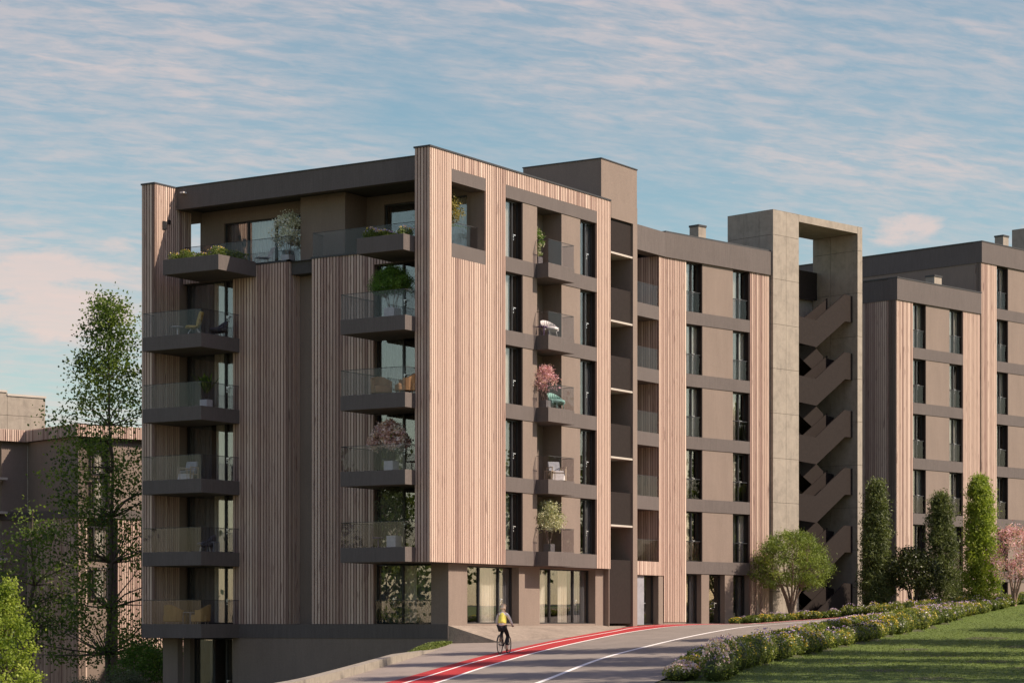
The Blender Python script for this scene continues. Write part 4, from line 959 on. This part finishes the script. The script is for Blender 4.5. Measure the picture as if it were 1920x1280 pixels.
def big_leaf_plant(loc,label,h,n,mat,potm='white_pot',w=.22,palm=False,name='potted_plant',cat='potted plant'):
    P=empty(name,loc,label,cat); st=MB(); lf=MB()
    for k in range(n):
        a=2*math.pi*k/n*2.4+random.random(); L=h*random.uniform(.65,1.0); out=random.uniform(.15,.55)*(1.5 if palm else 1)
        pts=[]
        for j in range(7):
            t=j/6; r=out*L*t*(.5+.5*t)*1.2; z=.35+L*(t-.32*t*t*(1.4 if palm else .6)*out*2)
            pts.append(Vector((r*math.cos(a),r*math.sin(a),z)))
        s=Vector((-math.sin(a),math.cos(a),0))
        st.tube(pts[0],pts[3],.012,.008,5,cap=False)
        prev=None
        for j in range(2,7):
            t=(j-2)/4; ww=w*math.sin(math.pi*min(.98,t*.9+.08))*(.35 if palm else 1)
            cur=(pts[j]-s*ww/2,pts[j]+Vector((0,0,.02)),pts[j]+s*ww/2)
            if prev: lf.face([tuple(prev[0]),tuple(prev[1]),tuple(cur[1]),tuple(cur[0])],random.random()); lf.face([tuple(prev[1]),tuple(prev[2]),tuple(cur[2]),tuple(cur[1])],random.random())
            prev=cur
        if palm:
            for j in range(2,7):
                for sd in (-1,1):
                    b=pts[j]; e=b+s*sd*.22+(pts[j]-pts[j-1])*1.1-Vector((0,0,.08)); m=(pts[j]-pts[j-1])*.18
                    lf.face([tuple(b),tuple(b+m),tuple(e)],random.random())
    st.build('stems',M['bark'],P); lf.build('leaves',M['box_leaf' if mat is None else mat],P); pot(P,.4,.38,potm); return P
big_leaf_plant((.55,12.15,9.32),'broad-leaved plant in a round white pot, third balcony up of the left stack',1.35,16,'tree_leaf',w=.26)
big_leaf_plant((2.6,1.75,15.56),'palm plant on the upper right terrace behind the planter',1.75,18,'box_leaf',palm=True,name='potted_palm')
def flowerbed(x0,x1,y0,y1,z,label,fl):
    P=empty('planter_flowers',((x0+x1)/2,(y0+y1)/2,z),label,'flowers'); n=9000
    bump_=lambda y: .30+.10*math.sin(y*3.1)+.06*math.sin(y*7.7)
    ys=RNG.uniform(y0,y1,n); xs=RNG.uniform(x0,x1,n)-(RNG.uniform(0,1,n)**4)*.12; zs=np.array([RNG.uniform(-.12,1)*bump_(y)*1.25 for y in ys])
    leafobj('foliage',np.stack([xs-P.location.x,ys-P.location.y,zs],1),.085,M['hedge_leaf'],P,.35,RNG.normal(.35,.18,n))['kind']='stuff'
    for m,k in (('yellow_petal',fl),('lilac',fl)):
        c=RNG.uniform(y0,y1,5); ys=np.clip(RNG.choice(c,k)+RNG.normal(0,.14,k),y0,y1); xs=RNG.uniform(x0,x1,k); zs=np.array([bump_(y)*1.25+RNG.uniform(-.02,.07) for y in ys])
        leafobj('blossom',np.stack([xs-P.location.x,ys-P.location.y,zs],1),.06,M[m],P,.8)['kind']='stuff'
flowerbed(-.60,.3,10.6,13.3,15.52,'green and lilac flowers growing in the left roof planter',110)
flowerbed(-.60,.3,.95,2.98,15.52,'yellow and lilac flowers growing in the right roof planter',260)
flowerbed(.3,1.65,10.6,13.3,15.50,'rear green plants growing in the left roof planter',10)
def chair(kind,loc,rz,label,mat,legm='beige',cat='armchair',name='armchair'):
    """local +x = forward"""
    P=empty(name,loc,label,cat,None,rz)
    if kind=='tub':       # upholstered tub chair
        mb=MB(); mb.prism(ID,[(-.34,-.36),(.36,-.36),(.36,.36),(-.34,.36)],.10,.40); mb.build('seat',M[mat],P,bevel=.05)
        b=MB(); n=14; pr=None
        for k in range(n+1):
            a=math.radians(62+(298-62)*k/n); x,y=.40*math.cos(a)-.02,.42*math.sin(a); h=.60+.24*max(0,-math.cos(a))
            cur=[(x,y,.12),(x*1.08-.0,y*1.08,h),(x*.84,y*.84,h),(x*.84,y*.84,.3)]
            if pr:
                for q in range(3): b.face([pr[q],pr[q+1],cur[q+1],cur[q]],.5,True)
            else: b.face(cur)
            pr=cur
        b.face(pr); b.build('backrest',M[mat],P)
        for sx in (-.26,.28):
            for sy in (-.27,.27): MB().tube((sx,sy,0),(sx,sy,.12),.018,.022).build('leg',M[legm],P)
    elif kind=='wing':    # high-backed wing chair on splayed legs
        s=MB(); pr=None
        prof=[(.34,.40,.27),(.20,.36,.29),(-.05,.36,.30),(-.20,.44,.33),(-.27,.62,.36),(-.33,.84,.36),(-.38,1.02,.30)]
        th=.05
        for (x,z,w) in prof:
            cur=[(x+(.06 if z>.4 else 0)+(.10 if z>.5 else .02),-w,z+(.04 if z<.5 else .02)),(x,-w*.5,z),(x,w*.5,z),(x+(.06 if z>.4 else 0)+(.10 if z>.5 else .02),w,z+(.04 if z<.5 else .02))]
            if pr:
                for q in range(3): s.face([pr[q],pr[q+1],cur[q+1],cur[q]],.5,True)
            pr=cur
        o=s.build('shell',M[mat],P); m=o.modifiers.new('solid','SOLIDIFY'); m.thickness=.05
        MB().prism(ID,[(-.18,-.22),(.30,-.22),(.30,.22),(-.18,.22)],.38,.45).build('seat_cushion',M[mat],P,bevel=.03)
        for sx in (-1,1):
            for sy in (-1,1): MB().tube((sx*.10,sy*.1,.36),(sx*.32,sy*.26,.0),.018,.013).build('leg',M['white_seat'],P)
    elif kind=='shell':   # low rounded shell lounge chair
        s=MB(); pr=None
        for k in range(11):
            a=math.radians(-20+ 200*k/10); x=.36*math.cos(a)*-1; z=.34+.34*math.sin(a) if a>0 else .32
            cur=[(x,-.32,z-.04),(x-.03,0,z),(x,.32,z-.04)]
            if pr:
                for q in range(2): s.face([pr[q],pr[q+1],cur[q+1],cur[q]],.5,True)
            pr=cur
        s2=MB(); n=14; pr=None
        for k in range(n+1):
            a=math.radians(70+(290-70)*k/n); x,y=.38*math.cos(a),.38*math.sin(a); h=.42+.34*max(0,-math.cos(a))**.7
            cur=[(x*.8,y*.8,.25),(x*1.02,y*1.02,.5*(h+.25)),(x*.92-.04,y*.95,h)]
            if pr:
                for q in range(2): s2.face([pr[q],pr[q+1],cur[q+1],cur[q]],.5,True)
            pr=cur
        o=s2.build('backrest',M[mat],P); m=o.modifiers.new('solid','SOLIDIFY'); m.thickness=.05
        MB().ell((.04,0,.34),(.36,.34,.12),14,8).build('seat',M[mat],P)
        for sx in (-.2,.24):
            for sy in (-.22,.22): MB().tube((sx,sy,0),(sx*.8,sy*.8,.28),.015,.018).build('leg',M[legm],P)
    elif kind=='frame':   # wooden frame chair with loose cushions
        MB().prism(ID,[(-.26,-.27),(.30,-.27),(.30,.27),(-.26,.27)],.32,.43).build('seat_cushion',M[mat],P,bevel=.03)
        MB().plate(Fr((0,.27),0),[(-.30,.42),(-.16,.42),(-.30,.86),(-.42,.84)],-.54,0).build('back_cushion',M['grey_cushion'],P,bevel=.03)
        for sy in (-.33,.30):
            MB().box(ID,-.34,.36,sy,sy+.04,.56,.60).build('armrest',M[legm],P)
            for sx in (-.32,.30): MB().box(ID,sx,sx+.04,sy,sy+.04,0,.56).build('leg',M[legm],P)
        MB().box(ID,-.28,.30,-.30,.30,.27,.31).build('seat_frame',M[legm],P)
        MB().plate(Fr((0,.29),0),[(.02,.30),(.30,.30),(.36,.02),(.10,.0)],-.60,-.02).build('throw_blanket',M['white_seat'],P)
    elif kind=='wire':    # slatted metal lounge chair
        for sy in (-.28,.26): 
            MB().box(ID,-.30,.36,sy,sy+.025,.36,.385).box(ID,-.30,-.275,sy,sy+.025,0,.62).box(ID,.335,.36,sy,sy+.025,0,.385).build('side_frame',M[mat],P)
        s=MB()
        for k in range(8): s.box(ID,-.26+k*.075,-.21+k*.075,-.27,.27,.37,.39)
        s.build('seat',M[mat],P); b=MB()
        for k in range(6): b.plate(Fr((0,-.27),0),[(-.26-k*.035,.43+k*.075),(-.235-k*.035,.43+k*.075),(-.255-k*.035,.49+k*.075),(-.28-k*.035,.49+k*.075)],0,.54)
        b.build('backrest',M[mat],P)
    return P
def table(loc,label,r,h,mat,square=False):
    P=empty('side_table',loc,label,'side table')
    if square:
        MB().box(ID,-r,r,-r,r,h-.03,h).build('table_top',M[mat],P)
        for sx in (-1,1):
            for sy in (-1,1): MB().box(ID,sx*(r-.02)-.012,sx*(r-.02)+.012,sy*(r-.02)-.012,sy*(r-.02)+.012,0,h-.03).build('leg',M[mat],P)
    else:
        MB().tube((0,0,h-.03),(0,0,h),r,r,20).build('table_top',M[mat],P); MB().tube((0,0,0.02),(0,0,h-.03),.025).build('post',M[mat],P); MB().tube((0,0,0),(0,0,.02),r*.6,r*.6,16).build('foot',M[mat],P)
W_=math.pi
zb=[K5[k]-.02 for k in range(6)]
chair('wing',(.10,12.45,zb[4]),2.35,'mustard yellow wing chair on the top balcony of the left stack','mustard','white_seat','wing chair','wing_chair')
table((.0,13.3,zb[4]),'round white side table left of the yellow wing chair',.26,.46,'white_seat')
chair('shell',(1.1,11.95,zb[4]),2.6,'dark lounge chair behind the side glass, right of the yellow wing chair','slate','slate','lounge chair','lounge_chair')
chair('frame',(.35,13.0,zb[2]),3.3,'grey-cushioned low armchair on the middle balcony of the left stack','grey_cushion','beige')
table((-.10,12.7,zb[2]),'small square wooden table beside the grey-cushioned armchair',.22,.50,'beige',True)
chair('shell',(.45,12.1,zb[1]),2.2,'slate grey lounge chair on the second lowest balcony of the left stack','slate','white_seat','lounge chair','lounge_chair')
table((.55,11.75,zb[1]),'thin-legged table beside the slate grey lounge chair',.20,.44,'grey_cushion',True)
chair('tub',(-.15,13.35,zb[0]),W_+W_,'left one of two ochre armchairs on the lowest balcony','ochre','beige')
chair('tub',(-.05,11.95,zb[0]),W_/2+.5,'right one of two ochre armchairs on the lowest balcony','ochre','beige')
table((.15,12.70,zb[0]),'thin square table between the two ochre armchairs',.24,.52,'grey_cushion',True)
chair('tub',(.2,2.55,zb[3]),-2.2,'tan leather armchair on the balcony of the right stack, left of its twin','tan','tan')
chair('tub',(-.1,1.15,zb[3]),2.4,'tan leather armchair nearest the corner fin','tan','tan')
table((.75,2.0,zb[3]),'low round tan table between the two leather armchairs',.30,.30,'tan')
table((1.35,3.0,zb[2]),'dark round table next to the potted magnolia',.30,.62,'slate')
table((.6,3.0,zb[1]),'dark reddish side table beside the airy olive tree',.25,.45,'violet')
chair('wire',(2.45,10.5,15.56),2.6,'white slatted lounge chair on the upper left terrace','white_seat','white_seat','lounge chair','lounge_chair')
chair('tub',(2.5,4.4,15.56),W_,'brown wicker chair left of the right roof planter','ochre','beige','wicker chair','wicker_chair')
chair('shell',(8.75,-.25,zf(4)+.0),-1.9,'white curved shell chair on a south balcony','white_seat','white_seat','shell chair','shell_chair')
table((8.35,-.12,zf(4)),'violet side table at the left end of the white shell chair balcony',.20,.42,'violet',True)
chair('shell',(9.35,-.22,zf(3)+.0),-1.8,'teal green tub chair under the coral pink blossom tree','teal','teal','tub chair','tub_chair')
chair('frame',(9.35,-.20,zf(2)),-2.2,'wooden chair with grey cushion and pale blanket on a south balcony','white_seat','beige')
table((8.75,-.25,zf(2)),'pale wooden side table left of the blanket chair',.18,.40,'beige',True)
# ================================================================== bicycle and rider
def bicycle(P0):
    P=empty('bicycle',P0,'dark bicycle ridden on the red lane','bicycle',None,HEAD)
    dk=M['frame']
    for x,nm in ((-.52,'rear_wheel'),(.52,'front_wheel')):
        w=MB().torus((x,0,.34),.325,.019,n=40).build(nm,M['tyre'],P)
        s=MB().torus((x,0,.34),.300,.009,n=32,m=5); s.tube((x,-.03,.34),(x,.03,.34),.022); s.build('rim',M['steel'],w)
        sp=MB()
        for k in range(16): a=math.pi*2*k/16; sp.tube((x,.02*(-1)**k,.34),(x+.3*math.cos(a),0,.34+.3*math.sin(a)),.0025,n=3,cap=False)
        sp.build('spokes',M['steel'],w)
    f=MB(); bb=(-.06,0,.29); st=(-.22,0,.86); hd=(.33,0,.86); hb=(.37,0,.70)
    for a,b,r in ((bb,st,.018),(st,hd,.016),(bb,hb,.019),(hb,(.30,0,.98),.02)): f.tube(a,b,r)
    for sy in (-.05,.05):
        f.tube((-.52,sy,.34),(-.06,sy*.7,.29),.010); f.tube((-.52,sy,.34),(-.21,sy*.4,.80),.009); f.tube(hb,(.40,sy,.60),.012); f.tube((.40,sy,.60),(.52,sy,.34),.011)
    f.tube(st,(-.235,0,.93),.013); f.build('frame',dk,P)
    h=MB().tube((.30,0,.98),(.31,0,1.02),.015).tube((.31,-.10,1.03),(.31,.10,1.03),.013)
    for s in (-1,1): h.tube((.31,s*.10,1.03),(.24,s*.27,1.02),.012).tube((.24,s*.25,1.02),(.16,s*.285,1.0),.017)
    h.build('handlebar',dk,P)
    MB().ell((-.25,0,.955),(.14,.085,.035),14,8).build('saddle',dk,P)
    c=MB().torus((-.06,-.05,.29),.085,.008,n=24,m=4).tube((-.06,-.07,.29),(-.01,-.09,.13),.011).tube((-.06,.07,.29),(-.11,.09,.45),.011); c.build('crank',M['steel'],P)
    MB().box(ID,-.06,.04,-.17,-.09,.115,.14).build('pedal',dk,P); MB().box(ID,-.16,-.06,.09,.17,.435,.46).build('pedal',dk,P)
    m=MB()
    for k in range(9):
        a=math.radians(60+k*11); b=math.radians(60+(k+1)*11)
        m.plate(Fr((-.52,0),0),[(.36*math.cos(a),.34+.36*math.sin(a)),(.36*math.cos(b),.34+.36*math.sin(b)),(.365*math.cos(b),.34+.366*math.sin(b)),(.365*math.cos(a),.34+.366*math.sin(a))],-.025,.025)
    m.build('mudguard',dk,P)
M['tyre']=plain('tyre_rubber',(.018,.018,.018),.8); M['steel']=plain('bike_steel',(.12,.12,.12),.35,.6)
M['skin']=plain('skin',(.55,.33,.23),.55,var=.02); M['hair']=plain('blond_hair',(.74,.56,.38),.6,var=.12,scale=30)
M['vest']=plain('yellow_vest',(.92,.80,.15),.8); M['shirt']=plain('white_shirt',(.72,.69,.68),.85); M['trousers']=plain('black_trousers',(.012,.012,.014),.8); M['shoe']=plain('tan_shoe',(.50,.35,.20),.7)
def skinned(name,verts,edges,mat,parent,root=0,sub=2):
    """verts: (x,y,z,rx,ry)"""
    me=D.meshes.new(name); me.from_pydata([v[:3] for v in verts],edges,[]); me.update()
    o=D.objects.new(name,me); COL.objects.link(o); o.parent=parent
    m=o.modifiers.new('skin','SKIN'); m.use_smooth_shade=True
    for k,v in enumerate(verts):
        s=me.skin_vertices[0].data[k]; s.radius=(v[3],v[4]); s.use_root=(k==root)
    sb=o.modifiers.new('sub','SUBSURF'); sb.levels=sub; sb.render_levels=sub
    me.materials.append(mat); return o
def rider(P0):
    P=empty('person',P0,'person in yellow vest, white shirt and black trousers riding away on a bicycle','person',None,HEAD)
    V=[(-.25,0,1.00,.13,.15),(-.22,0,1.16,.115,.145),(-.165,0,1.34,.115,.165),(-.12,0,1.47,.08,.12),(-.085,0,1.545,.05,.052),(-.06,0,1.61,.075,.068),(-.045,0,1.70,.086,.078),(-.05,0,1.765,.05,.05)]
    Ed=[(k,k+1) for k in range(7)]
    def add(ch,st):
        prev=st
        for c in ch: V.append(c); Ed.append((prev,len(V)-1)); prev=len(V)-1
        return prev
    for s in (-1,1):
        w=add([(-.135,s*.17,1.435,.055,.055),(-.05,s*.235,1.27,.045,.045),(.02,s*.27,1.14,.038,.038),(.10,s*.275,1.075,.030,.030),(.17,s*.27,1.04,.024,.026),(.205,s*.27,1.035,.024,.034)],3)
        for k,(dx,dy) in enumerate(((.035,-.030),(.042,-.010),(.040,.012),(.034,.032))):
            add([(.215+dx*.7,s*.27+dy,1.035,.010,.010),(.225+dx,s*.27+dy,1.012,.009,.009),(.205+dx,s*.27+dy,.990,.008,.008)],w)
        add([(.20,s*.235,1.02,.010,.010),(.225,s*.235,.998,.009,.009)],w)
    legs=[]
    for s,kn,an,toe in ((-1,(.10,-.115,.66),(-.06,-.115,.25),(.07,-.12,.17)),(1,(.20,.115,.86),(-.12,.115,.56),(.0,.12,.50))):
        hip=(-.235,s*.095,.95)
        legs.append((s,hip,kn,an,toe))
        add([(*hip,.085,.085),((hip[0]+kn[0])/2,(hip[1]+kn[1])/2,(hip[2]+kn[2])/2+.01,.074,.074),(*kn,.055,.055),((kn[0]*.6+an[0]*.4),kn[1],(kn[2]*.6+an[2]*.4),.053,.053),(*an,.036,.036),((an[0]+toe[0])/2,an[1],(an[2]+toe[2])/2-.02,.036,.04),(*toe,.026,.036)],0)
    skinned('body',V,Ed,M['skin'],P)
    # clothes on the same joints, a little larger
    sh=[(-.255,0,.99,.145,.165),(-.22,0,1.16,.127,.157),(-.165,0,1.34,.125,.175),(-.12,0,1.46,.088,.13),(-.092,0,1.52,.058,.06)]; se=[(0,1),(1,2),(2,3),(3,4)]
    for s in (-1,1):
        b=len(sh); sh+=[(-.135,s*.175,1.43,.066,.066),(-.05,s*.235,1.27,.056,.056),(.02,s*.27,1.14,.048,.048),(.10,s*.275,1.075,.040,.040),(.145,s*.272,1.052,.034,.034)]; se+=[(3,b)]+[(b+k,b+k+1) for k in range(4)]
    skinned('shirt',sh,se,M['shirt'],P)
    skinned('vest',[(-.245,0,1.07,.160,.195),(-.225,0,1.16,.155,.190),(-.170,0,1.33,.152,.205),(-.13,0,1.435,.115,.185),(-.10,0,1.50,.066,.075)],[(0,1),(1,2),(2,3),(3,4)],M['vest'],P)
    tv=[(-.25,0,.985,.130,.135)]; te=[]
    for s,hip,kn,an,toe in legs:
        b=len(tv); tv+=[(*hip,.090,.088),((hip[0]+kn[0])/2,(hip[1]+kn[1])/2,(hip[2]+kn[2])/2+.01,.088,.088),(*kn,.068,.068),((kn[0]*.6+an[0]*.4),kn[1],(kn[2]*.6+an[2]*.4),.064,.064),(an[0]+.01,an[1],an[2]+.05,.052,.052)]; te+=[(0,b)]+[(b+k,b+k+1) for k in range(4)]
    skinned('trousers',tv,te,M['trousers'],P)
    for s,hip,kn,an,toe in legs: skinned('shoe',[(an[0]-.03,an[1],an[2]-.035,.045,.042),((an[0]+toe[0])/2,an[1],(an[2]+toe[2])/2-.03,.043,.048),(toe[0]+.02,toe[1],toe[2]-.005,.030,.040)],[(0,1),(1,2)],M['shoe'],P)
    skinned('hair',[(-.085,0,1.715,.085,.088),(-.055,0,1.785,.055,.06),(-.115,0,1.64,.06,.072),(-.135,.01,1.56,.045,.06),(-.155,.02,1.49,.028,.04)],[(0,1),(0,2),(2,3),(3,4)],M['hair'],P)
    for s in (-1,1): MB().ell((.028,s*.030,1.695),(.008,.012,.008),8,6).build('eye',M['white_pot'],P)
    MB().ell((.045,0,1.665),(.018,.012,.022),8,6).build('nose',M['skin'],P)
    MB().ell((.032,0,1.632),(.008,.024,.006),8,6).build('mouth',M['pink'],P)
    for s in (-1,1): MB().ell((-.045,s*.080,1.675),(.02,.010,.032),8,6).build('ear',M['skin'],P)
HEAD=TH-math.radians(17)
bx_,by_=dl(84.85,-.29); bz_=hroad(84.85,-.29)+.036
bicycle((bx_,by_,bz_)); rider((bx_,by_,bz_))
SC.render.engine='CYCLES'

# repeats share a group
GR={'apartment_building':'apartment blocks of the estate','conifer':'conifers before the right-hand blocks','flowering_hedge':'flowering hedges along the road','armchair':'armchairs on the balconies','potted_tree':'potted trees on balconies and terraces','side_table':'small tables on the balconies','planter_flowers':'flowers in the roof planters','lounge_chair':'lounge chairs on the balconies','low_bush':'low bushes at the foot of the tall tree','leafy_tree':'leafy trees on the left'}
for o in D.objects:
    k=o.name.split('.')[0]
    if o.parent is None and k in GR and 'group' not in o: o['group']=GR[k]
